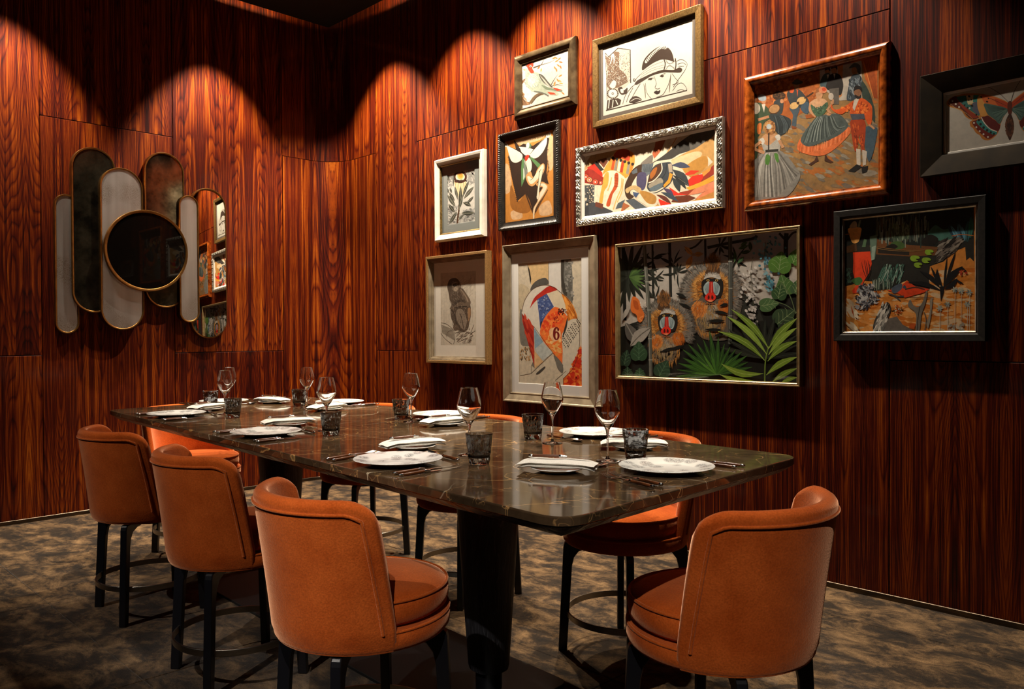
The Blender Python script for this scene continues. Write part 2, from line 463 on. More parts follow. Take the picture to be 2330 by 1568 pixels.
# ceiling: thin black raft standing off the walls, warm light strips lying on top of its edge
I0 = 0.13
ceiling = tag(MB().box(I0, RW, RL, -I0 - 0.01, ZC, ZC + 0.03).build('ceiling', M_CEIL), kind='structure')
tag(MB().box(-0.12, RW + 0.12, RL - 0.12, 0.12, ZT, ZT + 0.1).build('ceiling_slab', M_CEIL), kind='structure')
M_LED = emit('led_tape', (1.0, 0.70, 0.36), 70.0)
tag(MB().box(0.74, RW - 0.2, -I0 - 0.064, -I0 - 0.05, ZC + 0.0302, ZC + 0.042).build('led_strip', M_LED), 'warm light strip on the ceiling edge above the pictures', 'light strip')
tag(MB().box(I0 + 0.04, I0 + 0.054, RL + 0.2, -0.52, ZC + 0.0302, ZC + 0.042).build('led_strip', M_LED), 'warm light strip on the ceiling edge above the mirrors', 'light strip')

# downlights, with the added fill spots last
ring = MB().lathe([(0.030, -0.004), (0.046, -0.005), (0.050, 0.0), (0.050, 0.055), (0.044, 0.058), (0.030, 0.020)], 28, caps=False)
ring.grid([[(0.030 * math.cos(2 * math.pi * k / 28), 0.030 * math.sin(2 * math.pi * k / 28), 0.020) for k in range(28)], [(0.030 * math.cos(2 * math.pi * k / 28), 0.030 * math.sin(2 * math.pi * k / 28), -0.004) for k in range(28)]], closed_u=True)
ring_me = ring.mesh('housing', 35)
lens_me = MB().lathe([(0.0005, 0.019), (0.026, 0.019)], 24, caps=False).mesh('lens')
DL_WORDS = ['by the rounded corner', 'above the protea print', 'above the bird print', 'above the drawing of the woman in a hat', 'above the painting of dancers',
            'above the mirror panels', 'beside the mirror, away from the corner', 'over the mirror end of the table', 'over the middle of the table', 'over the table end opposite the mirrors',
            'added as fill behind the table-end stool', 'added as fill behind the middle stools', 'added as fill behind the stool nearest the mirrors']
M_LENS = emit('lamp_lens', (1.0, 0.85, 0.65), 12.0)
for i, (x_, y_, pw, ha, bl, tx, ty, tz, cl) in enumerate(DOWNLIGHTS):
    inslot = (i < 7)
    z_ = ZC - 0.0005
    t = empty('downlight', (x_, y_, z_))
    where = DL_WORDS[i]
    tag(t, 'small round black downlight in the ceiling ' + where, 'downlight', 'ceiling downlights')
    put('housing', ring_me, M_LEG, t)
    put('lens', lens_me, M_LENS, t)
    ld = bpy.data.lights.new('spot', 'SPOT'); ld.energy = pw; ld.color = cl
    ld.spot_size = math.radians(2 * ha); ld.spot_blend = bl; ld.shadow_soft_size = 0.022
    lo = bpy.data.objects.new('spot', ld); COL.objects.link(lo); lo.parent = t
    lo.location = (0, 0, -0.012)
    d = Vector((tx - x_, ty - y_, tz - ZC))
    lo.rotation_euler = d.to_track_quat('-Z', 'Y').to_euler()
# ================================================================ dining table
TZ = 0.90
TA, TB, TC, TD = Vector((1.79, -2.54)), Vector((5.205, -2.748)), Vector((5.16, -1.562)), Vector((1.735, -1.337))
def rounded_quad(corners, rad, seg=6):
    out = []; n = len(corners)
    for i in range(n):
        p0, p1, p2 = corners[i - 1], corners[i], corners[(i + 1) % n]
        if rad[i] < 1e-4: out.append(p1.copy()); continue
        d0 = (p0 - p1).normalized(); d2 = (p2 - p1).normalized()
        a = p1 + d0 * rad[i]; c = p1 + d2 * rad[i]
        for k in range(seg + 1):
            t = k / seg
            out.append(a * (1 - t) ** 2 + p1 * (2 * t * (1 - t)) + c * t ** 2)
    return out
TCX, TCY = 3.47, -2.05
table = empty('dining_table', (TCX, TCY, 0))
tag(table, 'long dining table with polished brown marble top on black tapered wooden legs', 'table')
def loc2(q): return (q.x - TCX, q.y - TCY)
def poly_solid(poly, levels, mat, name, parent, smooth=30):
    """levels: (inset scale function offsets) list of (z, inset)"""
    c = sum(poly, Vector((0, 0))) / len(poly)
    rows = []
    for z, ins in levels:
        row = []
        n = len(poly)
        for i in range(n):
            t = (poly[(i + 1) % n] - poly[i - 1]).normalized(); nrm = Vector((-t.y, t.x))
            if nrm.dot(c - poly[i]) < 0: nrm = -nrm
            q = poly[i] + nrm * ins
            row.append((q.x - TCX, q.y - TCY, z))
        rows.append(row)
    m = MB(); m.grid(rows, closed_u=True)
    n = len(poly); m.f.append(tuple(reversed(range(n)))); m.f.append(tuple(range((len(rows) - 1) * n, len(rows) * n)))
    return m.build(name, mat, parent, smooth)
sn, sf = 0.5, 0.5
SN = TA.lerp(TB, 0.493); SF = TD.lerp(TC, 0.463); sg = Vector((0.0006, 0))
tl = [0.0, 0.0]
lv = [(TZ - 0.022, 0.0015), (TZ - 0.0205, 0), (TZ - 0.0035, 0), (TZ - 0.001, 0.001), (TZ, 0.0035)]
lv2 = lv
poly_solid(rounded_quad([TA, SN - sg, SF - sg, TD], [0.07, 0, 0, 0.07]), lv, M_MARBLE, 'marble_slab', table, 12)
poly_solid(rounded_quad([SN + sg, TB, TC, SF + sg], [0, 0.085, 0.085, 0]), lv, M_MARBLE, 'marble_slab', table, 12)
full = rounded_quad([TA, TB, TC, TD], [0.07, 0.085, 0.085, 0.07])
M_EDGE = ebony('black_wood_edge', 0.25, 1.6)
poly_solid(full, [(TZ - 0.056, 0.060), (TZ - 0.050, 0.045), (TZ - 0.028, 0.010), (TZ - 0.024, 0.004), (TZ - 0.0222, 0.004)], M_EDGE, 'wooden_apron', table, 25)
# tapered lens-shaped column legs
def column(cx, cy_):
    m = MB(); rows = []
    ang = math.radians(-3.5)
    for z, sx, sy in ((0.085, 0.070, 0.052), (0.10, 0.074, 0.055), (0.30, 0.086, 0.066), (0.60, 0.104, 0.082), (TZ - 0.057, 0.118, 0.096)):
        row = []
        for k in range(40):
            a = 2 * math.pi * k / 40
            c_, s_ = math.cos(a), math.sin(a)
            x = math.copysign(abs(c_) ** 0.85, c_) * sx * 1.0; y = math.copysign(abs(s_) ** 0.85, s_) * sy * 1.25
            row.append((x * math.cos(ang) - y * math.sin(ang) + cx - TCX, x * math.sin(ang) + y * math.cos(ang) + cy_ - TCY, z))
        rows.append(row)
    m.grid(rows, closed_u=True); m.f.append(tuple(reversed(range(40)))); m.f.append(tuple(range(160, 200)))
    o = m.build('table_leg', M_BLACKWOOD, table, 40)
    MB().lathe([(0.048, 0.0125), (0.048, 0.086)], 32, cx - TCX, cy_ - TCY).build('metal_foot', M_LEG, o, 40)
column(4.20, -2.03); column(2.60, -1.975)
bp_ = [Vector((2.24, -2.24)), Vector((4.40, -2.30)), Vector((4.375, -1.79)), Vector((2.24, -1.70))]
poly_solid(rounded_quad(bp_, [0.05] * 4), [(0.0, 0), (0.010, 0), (0.012, 0.002)], simple('matt_black_plate', (0.006, 0.006, 0.006), 0.55), 'base_plate', table)

# ================================================================ counter stools
def arc_rows(fn, n): return [fn(k / n) for k in range(n + 1)]
def smoothstep(t): t = max(0, min(1, t)); return t * t * (3 - 2 * t)
Z0, ZTOP = 0.447, 0.868
def r_out(z): return 0.2545 + 0.052 * max(0, (z - 0.46) / 0.405) ** 1.15
def phi_end(z):
    t = max(0.0, min(1.0, (z - 0.50) / 0.36)); return math.radians(79 - 15 * t)
EX_ = 0.085
def z_top(t, ex=0.0):
    e = math.radians(64); u = (abs(t) * e + ex - 0.80 * e) / (0.20 * e + EX_)
    u = max(0.0, min(1.0, u))
    return ZTOP - 0.070 * (1 - math.sqrt(max(0.0, 1 - u * u)))
def sh_pt(r_, t, z, extra=0.0):
    a = t * (phi_end(z) + extra)
    return (r_ * math.sin(a), -r_ * math.cos(a), z)

def make_stool():
    root = empty('counter_stool')
    # back shell ------------------------------------------------
    cols = []
    TH = 0.046
    ts = sorted(set([-0.96 + 1.92 * k / 36 for k in range(37)] + [-1.0, -0.985, -0.972, 0.972, 0.985, 1.0, -0.88, 0.88, -0.93, 0.93]))
    def column_profile(t, th, ex):
        zt = z_top(t, ex); zb = 0.452 if abs(t) < 0.999 else 0.505
        zb = 0.452
        pts = []
        mid = lambda z: r_out(z) - TH / 2
        # outer from bottom to top
        for k in range(13):
            z = zb + (zt - 0.024 - zb) * k / 12
            pts.append(sh_pt(mid(z) + th / 2 - (0.010 if k == 0 else 0), t, z, ex))
        for k in range(1, 8):
            a = math.pi * k / 8
            z = zt - 0.024 + 0.024 * math.sin(a)
            pts.append(sh_pt(mid(zt - 0.024) + th / 2 * math.cos(a), t, z, ex))
        for k in range(9):
            z = zt - 0.024 + (0.50 - zt + 0.024) * k / 8
            pts.append(sh_pt(mid(z) - th / 2, t, z, ex))
        return pts
    for k in (0.0, 0.45, 0.78, 0.95):
        cols.append(column_profile(-1, TH * math.sqrt(1 - (1 - k) ** 2) + 0.0008, (1 - k) * 0.085 / 1.0))
    for t in ts: cols.append(column_profile(t, TH, 0.0))
    for k in (0.95, 0.78, 0.45, 0.0):
        cols.append(column_profile(1, TH * math.sqrt(1 - (1 - k) ** 2) + 0.0008, (1 - k) * 0.085))
    m = MB(); m.grid(cols, closed_u=True)
    n = len(cols[0]); m.f.append(tuple(range(n))); m.f.append(tuple(reversed(range(len(m.v) - n, len(m.v)))))
    shell = m.build('backrest', M_VELVET, root, 60)
    # piping round the outer panel
    pts = []
    for k in range(16): z = 0.505 + (0.815 - 0.505) * k / 15; pts.append(sh_pt(r_out(z) + 0.0012, -0.93 + 0.0, z))
    for k in range(1, 49):
        t = -0.93 + 1.86 * k / 49; z = z_top(t) - 0.035 - 0.012 * max(0, (abs(t) - 0.80) / 0.13) ** 2; pts.append(sh_pt(r_out(z) + 0.0016, t, z))
    for k in range(16): z = 0.815 - (0.815 - 0.505) * k / 15; pts.append(sh_pt(r_out(z) + 0.0012, 0.93, z))
    MB().tube(pts, 0.0048, 8).build('piping', M_VELVET, shell, 60)
    # seat base (full round band) and loose cushion ------------------------
    def disc(prof, name, cy_, n=56):
        return MB().lathe([(r_, z) for r_, z in prof], n, 0, cy_).build(name, M_VELVET, root, 50)
    base = disc([(0.225, Z0), (0.242, Z0 + 0.004), (0.250, Z0 + 0.014), (0.252, Z0 + 0.028), (0.252, Z0 + 0.048), (0.247, Z0 + 0.056), (0.20, Z0 + 0.060), (0.02, Z0 + 0.060)], 'seat_base', 0.0)
    def rp(r_, z, cy_, a0=0, a1=360, n=64):
        return [(r_ * math.cos(math.radians(a0 + (a1 - a0) * k / n)), cy_ + r_ * math.sin(math.radians(a0 + (a1 - a0) * k / n)), z) for k in range(n)]
    MB().tube(rp(0.2485, Z0 + 0.0555, 0), 0.0042, 8, closed=True).build('piping', M_VELVET, base, 60)
    cs = disc([(0.20, 0.5065), (0.222, 0.510), (0.234, 0.520), (0.238, 0.540), (0.237, 0.566), (0.228, 0.579), (0.19, 0.589), (0.13, 0.596), (0.06, 0.599), (0.01, 0.600)], 'seat_cushion', 0.012)
    MB().tube(rp(0.2335, 0.577, 0.012), 0.0045, 8, closed=True).build('piping', M_VELVET, cs, 60)
    # legs -------------------------------------------------------
    prof = [(0.238, 0.4465), (0.246, 0.438), (0.250, 0.425), (0.272, 0.0), (0.237, 0.0), (0.215, 0.345), (0.207, 0.380), (0.188, 0.405), (0.150, 0.418), (0.06, 0.424), (0.06, 0.4465)]
    for a in (45, 135, 225, 315):
        m = MB(); m.prism(prof, -0.0145, 0.0145, 'y')
        ca, sa = math.cos(math.radians(a)), math.sin(math.radians(a))
        m.v = [(x * ca - y * sa, x * sa + y * ca, z) for x, y, z in m.v]
        bevel(m.build('leg', M_LEG, root), 0.004, 2)
    MB().lathe([(0.085, 0.415), (0.085, 0.4465)], 24).build('seat_plate', M_LEG, root, 40)
    rg = [(0.2365, 0.146), (0.2385, 0.148), (0.2385, 0.169), (0.2365, 0.171), (0.2325, 0.171), (0.2325, 0.146)]
    m = MB(); rows = [[(r_ * math.cos(2 * math.pi * k / 72), r_ * math.sin(2 * math.pi * k / 72), z) for r_, z in rg] for k in range(72)]
    m.grid(rows, closed_u=True, closed_v=True)
    m.build('footrest_ring', M_STEEL, root, 35)
    return root
PLACES = [  # centre of stool, facing degrees, wording
    ((2.405, -2.549), 88, 'the place nearest the mirrors on the side away from the pictures'),
    ((3.389, -2.588), 85, 'the middle place on the side away from the pictures'),
    ((4.362, -2.677), 84, 'the place farthest from the mirrors on the side away from the pictures'),
    ((5.164, -2.067), 179, 'the table end opposite the mirror wall'),
    ((4.325, -1.387), -93, 'the place farthest from the mirrors on the picture side'),
    ((3.316, -1.351), -94, 'the middle place on the picture side'),
    ((2.349, -1.306), -92, 'the place nearest the mirrors on the picture side'),
    ((1.60, -1.985), -2, 'the table end next to the mirror wall'),
]
stool0 = make_stool()
for i, ((x, y), hd, wd) in enumerate(PLACES):
    o = stool0 if i == 0 else copy_tree(stool0)
    o.location = (x, y, 0); o.rotation_euler = (0, 0, math.radians(hd - 90))
    short = wd.replace('the place', 'place').replace('the middle', 'middle').replace('the table', 'table')
    tag(o, 'orange velvet stool at ' + short, 'stool', 'orange velvet stools round the table')

# ================================================================ mirror sculpture
M_BRASS = noisy('satin_brass_frame', '#8a6234', '#a5773f', 20, 0.34, 1.0)
def smoked(name, lo, hi, scale, rough, refl):
    m, nt, b = new_mat(name)
    tc = N(nt, 'ShaderNodeTexCoord')
    n = N(nt, 'ShaderNodeTexNoise', Scale=scale, Detail=7.0, Roughness=0.7); L(nt, tc.outputs['Object'], n.inputs['Vector'])
    L(nt, ramp(nt, n.outputs['Fac'], [(0.38, lo + (1,)), (0.66, hi + (1,))]), b.inputs['Base Color'])
    b.inputs['Metallic'].default_value = refl; b.inputs['Roughness'].default_value = rough
    return m
M_ANTIQUE = smoked('antique_smoked_mirror', (0.06, 0.05, 0.034), (0.30, 0.25, 0.165), 6.0, 0.10, 0.95)
M_CLEAR = smoked('clear_mirror', (0.78, 0.74, 0.68), (0.84, 0.80, 0.74), 3.0, 0.005, 1.0)
M_BLACKGLASS = simple('black_glass', (0.003, 0.002, 0.0015), 0.02, **{'Specular IOR Level': 0.18})
def leaf_silver(name):
    m, nt, b = new_mat(name)
    tc = N(nt, 'ShaderNodeTexCoord'); mp = N(nt, 'ShaderNodeMapping'); mp.inputs['Scale'].default_value = (1, 5, 0.25); L(nt, tc.outputs['Object'], mp.inputs[0])
    n = N(nt, 'ShaderNodeTexNoise', Scale=2.0, Detail=4.0); L(nt, mp.outputs[0], n.inputs['Vector'])
    n2 = N(nt, 'ShaderNodeTexNoise', Scale=380.0, Detail=2.0); L(nt, tc.outputs['Object'], n2.inputs['Vector'])
    n3 = N(nt, 'ShaderNodeTexNoise', Scale=3.2, Detail=2.0); L(nt, tc.outputs['Object'], n3.inputs['Vector'])
    c = ramp(nt, n.outputs['Fac'], [(0.3, (0.44, 0.44, 0.43, 1)), (0.7, (0.74, 0.74, 0.73, 1))])
    sp = mixc(nt, ramp(nt, n3.outputs['Fac'], [(0.50, (0, 0, 0, 1)), (0.62, (1, 1, 1, 1))]), (0, 0, 0, 1), ramp(nt, n2.outputs['Fac'], [(0.50, (0, 0, 0, 1)), (0.56, (1, 1, 1, 1))]))
    c = mixc(nt, sp, c, (0.30, 0.24, 0.17, 1))
    L(nt, c, b.inputs['Base Color']); b.inputs['Metallic'].default_value = 0.97; b.inputs['Roughness'].default_value = 0.34
    bp = N(nt, 'ShaderNodeBump', Strength=0.25, Distance=0.001); L(nt, n2.outputs['Fac'], bp.inputs['Height']); L(nt, bp.outputs[0], b.inputs['Normal'])
    return m
M_SILVER = leaf_silver('silver_leaf_panel')
mir = empty('wall_mirror', (0.001, -1.69, 1.27))
tag(mir, 'brass-framed wall mirror of overlapping pill-shaped panels round a dark disc', 'mirror')
def capsule(y0, y1, z0, z1, n=20):
    rad = (y1 - y0) / 2; cy_ = (y0 + y1) / 2; out = []
    for k in range(n + 1):
        a = math.pi * k / n; out.append((cy_ + rad * math.cos(a), z1 - rad + rad * math.sin(a)))
    for k in range(n + 1):
        a = math.pi + math.pi * k / n; out.append((cy_ + rad * math.cos(a), z0 + rad + rad * math.sin(a)))
    return out
def mirror_piece(outl, x, glass, tilt=None, name='mirror_panel', fw=0.013):
    """outline in (y, z) world; x = front plane of frame"""
    c = (sum(p_[0] for p_ in outl) / len(outl), sum(p_[1] for p_ in outl) / len(outl))
    def ins(d):
        n = len(outl); o = []
        for i in range(n):
            a = Vector(outl[i - 1]); b_ = Vector(outl[(i + 1) % n]); t = (b_ - a)
            if t.length < 1e-9: t = Vector((0, 1))
            t.normalize(); nr = Vector((-t.y, t.x))
            if nr.dot(Vector(c) - Vector(outl[i])) < 0: nr = -nr
            q = Vector(outl[i]) + nr * d; o.append((q.x, q.y))
        return o
    rows = []
    for d, xx in ((0.0, 0.0), (0.0, x - 0.003), (0.002, x), (fw - 0.002, x), (fw, x - 0.002), (fw, x - 0.006)):
        rows.append([(xx, y + 1.69, z - 1.27) for y, z in ins(d)])
    piece = empty(name); piece.parent = mir
    g = MB(); q = ins(fw - 0.001); n = len(q)
    gx = x - 0.005
    vs = [(gx, y + 1.69, z - 1.27) for y, z in q] + [(gx - 0.004, y + 1.69, z - 1.27) for y, z in q]
    if tilt:
        ty, tz = tilt
        vs = [(vx + (vy - (c[0] + 1.69)) * ty + (vz - (c[1] - 1.27)) * tz, vy, vz) for vx, vy, vz in vs]
    g.add(vs, [tuple(range(n)), tuple(reversed(range(n, 2 * n)))] + [(i, (i + 1) % n, (i + 1) % n + n, i + n) for i in range(n)])
    gl = g.build(name, glass, mir)
    bpy.data.objects.remove(piece)
    m = MB(); m.grid(rows, closed_u=True); m.build('frame', M_BRASS, gl, 50)
    return gl
def std(y0, y1, z0, z1, w_, h):
    cy_, cz = (y0 + y1) / 2, (z0 + z1) / 2; return capsule(cy_ - w_ / 2, cy_ + w_ / 2, cz - h / 2, cz + h / 2)
mirror_piece(std(-2.307, -2.152, 1.309, 2.301, .156, .992), 0.030, M_SILVER)
mirror_piece(std(-2.199, -1.901, 1.46, 2.658, .30, 1.198), 0.046, M_ANTIQUE)
mirror_piece(std(-2.018, -1.712, 1.335, 2.534, .305, 1.199), 0.066, M_SILVER)
mirror_piece(std(-1.696, -1.391, 1.507, 2.70, .303, 1.195), 0.044, M_ANTIQUE)
mirror_piece(std(-1.349, -1.056, 1.268, 2.468, .298, 1.2), 0.046, M_CLEAR, tilt=(0.070, -0.02))
mirror_piece(std(-1.447, -1.289, 1.395, 2.388, .156, .993), 0.068, M_SILVER)
mirror_piece([(-1.693 + 0.306 * math.cos(2 * math.pi * k / 72), 1.931 + 0.306 * math.sin(2 * math.pi * k / 72)) for k in range(72)], 0.090, M_BLACKGLASS, fw=0.02)
# ================================================================ tableware
M_GLASS = glass_mat('clear_crystal', (1, 1, 1), 1.5)
M_SMOKE = glass_mat('smoke_grey_glass', (0.66, 0.672, 0.69), 1.5)
M_CUT = simple('polished_cutlery_steel', (0.72, 0.70, 0.67), 0.14, 1.0)
M_HORN = noisy('brown_horn_handle', '#2c1509', '#6b3a1a', 60, 0.25, 0.0, stretch=(0.2, 1, 1))
M_LINEN = noisy('white_linen', '#d8d2c6', '#e8e3d9', 300, 0.9, 0.0, bump=0.15)
M_WHITE = simple('white_porcelain', (0.78, 0.76, 0.71), 0.16, 0.0)
def toile(name):
    m, nt, b = new_mat(name)
    tc = N(nt, 'ShaderNodeTexCoord'); co = tc.outputs['Object']
    isl = N(nt, 'ShaderNodeTexVoronoi', Scale=21.0); L(nt, co, isl.inputs['Vector'])
    ln = N(nt, 'ShaderNodeTexNoise', Scale=150.0, Detail=2.0, Distortion=1.2); L(nt, co, ln.inputs['Vector'])
    a = ramp(nt, isl.outputs['Distance'], [(0.36, (1, 1, 1, 1)), (0.50, (0, 0, 0, 1))])
    bb = ramp(nt, ln.outputs['Fac'], [(0.40, (0, 0, 0, 1)), (0.46, (1, 1, 1, 1)), (0.52, (0.1, 0.1, 0.1, 1)), (0.57, (0.9, 0.9, 0.9, 1)), (0.63, (0, 0, 0, 1))])
    L(nt, mixc(nt, mixc(nt, 1.0, a, bb, 'MULTIPLY'), (0.76, 0.74, 0.69, 1), (0.05, 0.05, 0.055, 1)), b.inputs['Base Color'])
    b.inputs['Roughness'].default_value = 0.13
    return m
M_TOILE = toile('printed_porcelain')

GP = [(0.0005, 0.0045), (0.010, 0.0048), (0.0060, 0.0085), (0.0042, 0.014), (0.0034, 0.03), (0.0032, 0.06), (0.0036, 0.082), (0.0060, 0.095), (0.0095, 0.102), (0.0200, 0.1165), (0.0310, 0.1345), (0.0375, 0.1470), (0.0398, 0.1565), (0.0392, 0.1650), (0.0365, 0.1820), (0.0318, 0.2020), (0.0277, 0.2175)]
GI = [(0.0270, 0.2178), (0.0262, 0.2172), (0.0304, 0.2020), (0.0351, 0.1820), (0.0379, 0.1650), (0.0384, 0.1565), (0.0362, 0.1478), (0.0298, 0.1358), (0.0190, 0.1182), (0.0090, 0.1062), (0.0005, 0.1035)]
FT = [(0.0005, 0.0), (0.034, 0.0), (0.0362, 0.0008), (0.0362, 0.0016), (0.030, 0.0026), (0.012, 0.0045), (0.0060, 0.0085)]
wg = MB().lathe(FT + GP[3:] + GI, 40, caps=False)
WG_ME = wg.mesh('goblet', 50)
# tumbler with hammered facets
rows = []
rt_ = random.Random(3)
NA, NZ = 22, 8
def tumbler_mesh():
    m = MB(); H_, rb, rtop = 0.092, 0.0305, 0.0415
    rows = [[(0.0005 * math.cos(2 * math.pi * k / NA), 0.0005 * math.sin(2 * math.pi * k / NA), 0.0) for k in range(NA)], [((rb - 0.002) * math.cos(2 * math.pi * k / NA), (rb - 0.002) * math.sin(2 * math.pi * k / NA), 0.0) for k in range(NA)]]
    for i in range(NZ + 1):
        z = 0.003 + (H_ - 0.006) * i / NZ; row = []
        for k in range(NA):
            a = 2 * math.pi * (k + 0.5 * (i % 2)) / NA
            r_ = rb + (rtop - rb) * (z / H_) ** 0.8
            if 0 < i < NZ: r_ += rt_.uniform(-0.0016, 0.0008); a += rt_.uniform(-0.06, 0.06); zz = z + rt_.uniform(-0.002, 0.002)
            else: zz = z
            row.append((r_ * math.cos(a), r_ * math.sin(a), zz))
        rows.append(row)
    rows.append([((rtop - 0.0004) * math.cos(2 * math.pi * k / NA), (rtop - 0.0004) * math.sin(2 * math.pi * k / NA), H_) for k in range(NA)])
    for r_, z in ((rtop - 0.0022, H_), (rtop - 0.0030, H_ - 0.004), (rb + 0.0045, 0.05), (rb + 0.0012, 0.028), (rb - 0.003, 0.0205), (0.012, 0.0180), (0.0005, 0.0178)):
        rows.append([(r_ * math.cos(2 * math.pi * k / NA), r_ * math.sin(2 * math.pi * k / NA), z) for k in range(NA)])
    m.grid(rows, closed_u=True)
    return m.mesh('tumbler', 12)
TU_ME = tumbler_mesh()
PL_ME = MB().lathe([(0.0005, 0.002), (0.070, 0.002), (0.074, 0.0), (0.079, 0.0), (0.083, 0.003), (0.100, 0.0085), (0.1335, 0.0160), (0.1350, 0.0172), (0.1340, 0.0182), (0.1000, 0.0122), (0.0860, 0.0075), (0.0800, 0.0058), (0.0005, 0.0056)], 64, caps=False).mesh('dinner_plate', 40)
SP_ME = MB().lathe([(0.0005, 0.002), (0.042, 0.002), (0.045, 0.0), (0.049, 0.0), (0.053, 0.003), (0.076, 0.0110), (0.0775, 0.0122), (0.076, 0.0130), (0.054, 0.0066), (0.0005, 0.0050)], 56, caps=False).mesh('side_plate', 40)

def napkin_mesh():
    m = MB(); Ln, Wn = 0.235, 0.088
    def layer(z0, th, w0, w1, l0, l1, seed):
        nx, ny = 22, 8; top = []; bot = []
        for i in range(nx + 1):
            u = i / nx; x = l0 + (l1 - l0) * u; rt = []; rb = []
            for j in range(ny + 1):
                v = j / ny; y = w0 + (w1 - w0) * v
                nz = mnoise.noise((x * 22 + seed, y * 30, seed)) * 0.0022
                sag = -0.010 * max(0, (abs(x) - 0.065) / 0.055) ** 2
                edge = 1 - (2 * v - 1) ** 6; edge *= 1 - (2 * u - 1) ** 14
                yy = y + mnoise.noise((x * 9, seed, 1.0)) * 0.004
                zc = z0 + nz + sag
                rt.append((x, yy, zc + th * 0.5 + th * 0.5 * edge)); rb.append((x, yy, zc + th * 0.5 - th * 0.5 * edge))
            top.append(rt); bot.append(rb)
        o = len(m.v); m.grid(top); o2 = len(m.v); m.grid(bot); s_ = ny + 1
        for i in range(nx):
            for j in (0, ny): m.f.append((o + i * s_ + j, o + (i + 1) * s_ + j, o2 + (i + 1) * s_ + j, o2 + i * s_ + j))
        for j in range(ny):
            for i in (0, nx): m.f.append((o + i * s_ + j, o + i * s_ + j + 1, o2 + i * s_ + j + 1, o2 + i * s_ + j))
    layer(0.0, 0.0095, -0.043, 0.043, -0.110, 0.112, 1.0)
    layer(0.0090, 0.0112, -0.044, 0.040, -0.114, 0.110, 4.0)
    return m.mesh('napkin', 60)
NP_ME = napkin_mesh()

def rot_bar(pts, n=10):
    """pts: (x, half width y, half height z, z centre) -> elliptical bar along x"""
    m = MB()
    rows = [[(x, a * math.cos(2 * math.pi * k / n), zc + b_ * math.sin(2 * math.pi * k / n)) for k in range(n)] for x, a, b_, zc in pts]
    m.grid(rows, closed_u=True)
    m.f.append(tuple(reversed(range(n)))); m.f.append(tuple(range((len(rows) - 1) * n, len(rows) * n)))
    return m
# x = 0 is the handle end; the tip points to +x
HANDLE = rot_bar([(0.010, 0.0052, 0.0040, 0.0054), (0.03, 0.0062, 0.0046, 0.0054), (0.06, 0.0056, 0.0044, 0.0056), (0.088, 0.0042, 0.0040, 0.0058)]).mesh('handle', 60)
CAPS_ = rot_bar([(-0.002, 0.0030, 0.0026, 0.0054), (0.001, 0.0056, 0.0044, 0.0054), (0.006, 0.0062, 0.0048, 0.0054), (0.0105, 0.0054, 0.0042, 0.0054)])
BOL_ = (rot_bar([(0.0875, 0.0044, 0.0042, 0.0058), (0.092, 0.0060, 0.0052, 0.0058), (0.097, 0.0048, 0.0042, 0.0056), (0.103, 0.0042, 0.0036, 0.0052), (0.110, 0.0040, 0.0030, 0.0048)]))
ENDCAP = CAPS_.mesh('end_cap', 60); BOLST = BOL_.mesh('bolster', 60)
bl = MB(); rows = []
for x, y0, y1, th in ((0.106, -0.0045, 0.004, 0.0016), (0.120, -0.0085, 0.0045, 0.0014), (0.17, -0.0095, 0.0045, 0.0012), (0.205, -0.0080, 0.0040, 0.0010), (0.224, -0.0040, 0.0030, 0.0008), (0.232, 0.0010, 0.0022, 0.0006)):
    rows.append([(x, y0, 0.0030), (x, (y0 + y1) / 2, 0.0030 + th), (x, y1, 0.0030), (x, (y0 + y1) / 2, 0.0030 - th)])
bl.grid(rows, closed_u=True); bl.f.append((3, 2, 1, 0)); bl.f.append((20, 21, 22, 23))
BLADE = bl.mesh('blade', 30)
fk = MB()
fk.add(*(lambda q: (q.v, q.f))(rot_bar([(0.106, 0.0034, 0.0026, 0.0048), (0.130, 0.0030, 0.0016, 0.0062), (0.148, 0.0050, 0.0012, 0.0058), (0.158, 0.0098, 0.0011, 0.0036), (0.166, 0.0112, 0.0010, 0.0026)])))
for k in range(4):
    yy = -0.0093 + 0.0062 * k
    fk.add(*(lambda q: ([(x, y + yy, z) for x, y, z in q.v], q.f))(rot_bar([(0.164, 0.0016, 0.0010, 0.0028), (0.185, 0.0013, 0.0009, 0.0040), (0.212, 0.0007, 0.0006, 0.0086)], 6)))
TINES = fk.mesh('tines', 50)
sp = MB()
sp.add(*(lambda q: (q.v, q.f))(rot_bar([(0.106, 0.0034, 0.0026, 0.0048), (0.132, 0.0028, 0.0016, 0.0068), (0.150, 0.0042, 0.0012, 0.0066)])))
rows = []
for i in range(13):
    t = i / 12; x = 0.148 + 0.058 * t; wv = 0.0185 * math.sin(math.pi * min(1, t * 0.93 + 0.07)) ** 0.7 * (1.08 - 0.25 * t) + 0.0006
    dz = 0.0075 * math.sin(math.pi * t)
    rows.append([(x, wv * s_, 0.0078 - dz * (1 - s_ * s_) + 0.0006) for s_ in (-1, -0.6, 0, 0.6, 1)] + [(x, wv * s_, 0.0078 - dz * (1 - s_ * s_) - 0.0006) for s_ in (1, 0.6, 0, -0.6, -1)])
sp.grid(rows, closed_u=True)
SPOON = sp.mesh('bowl', 50)
bk = MB(); rows = []
for x, y0, y1, th in ((0.106, -0.004, 0.0035, 0.0014), (0.125, -0.0075, 0.0035, 0.0012), (0.165, -0.0085, 0.0035, 0.0010), (0.182, 0.0, 0.0022, 0.0006)):
    rows.append([(x, y0, 0.0030), (x, (y0 + y1) / 2, 0.0030 + th), (x, y1, 0.0030), (x, (y0 + y1) / 2, 0.0030 - th)])
bk.grid(rows, closed_u=True); bk.f.append((3, 2, 1, 0)); bk.f.append((12, 13, 14, 15))
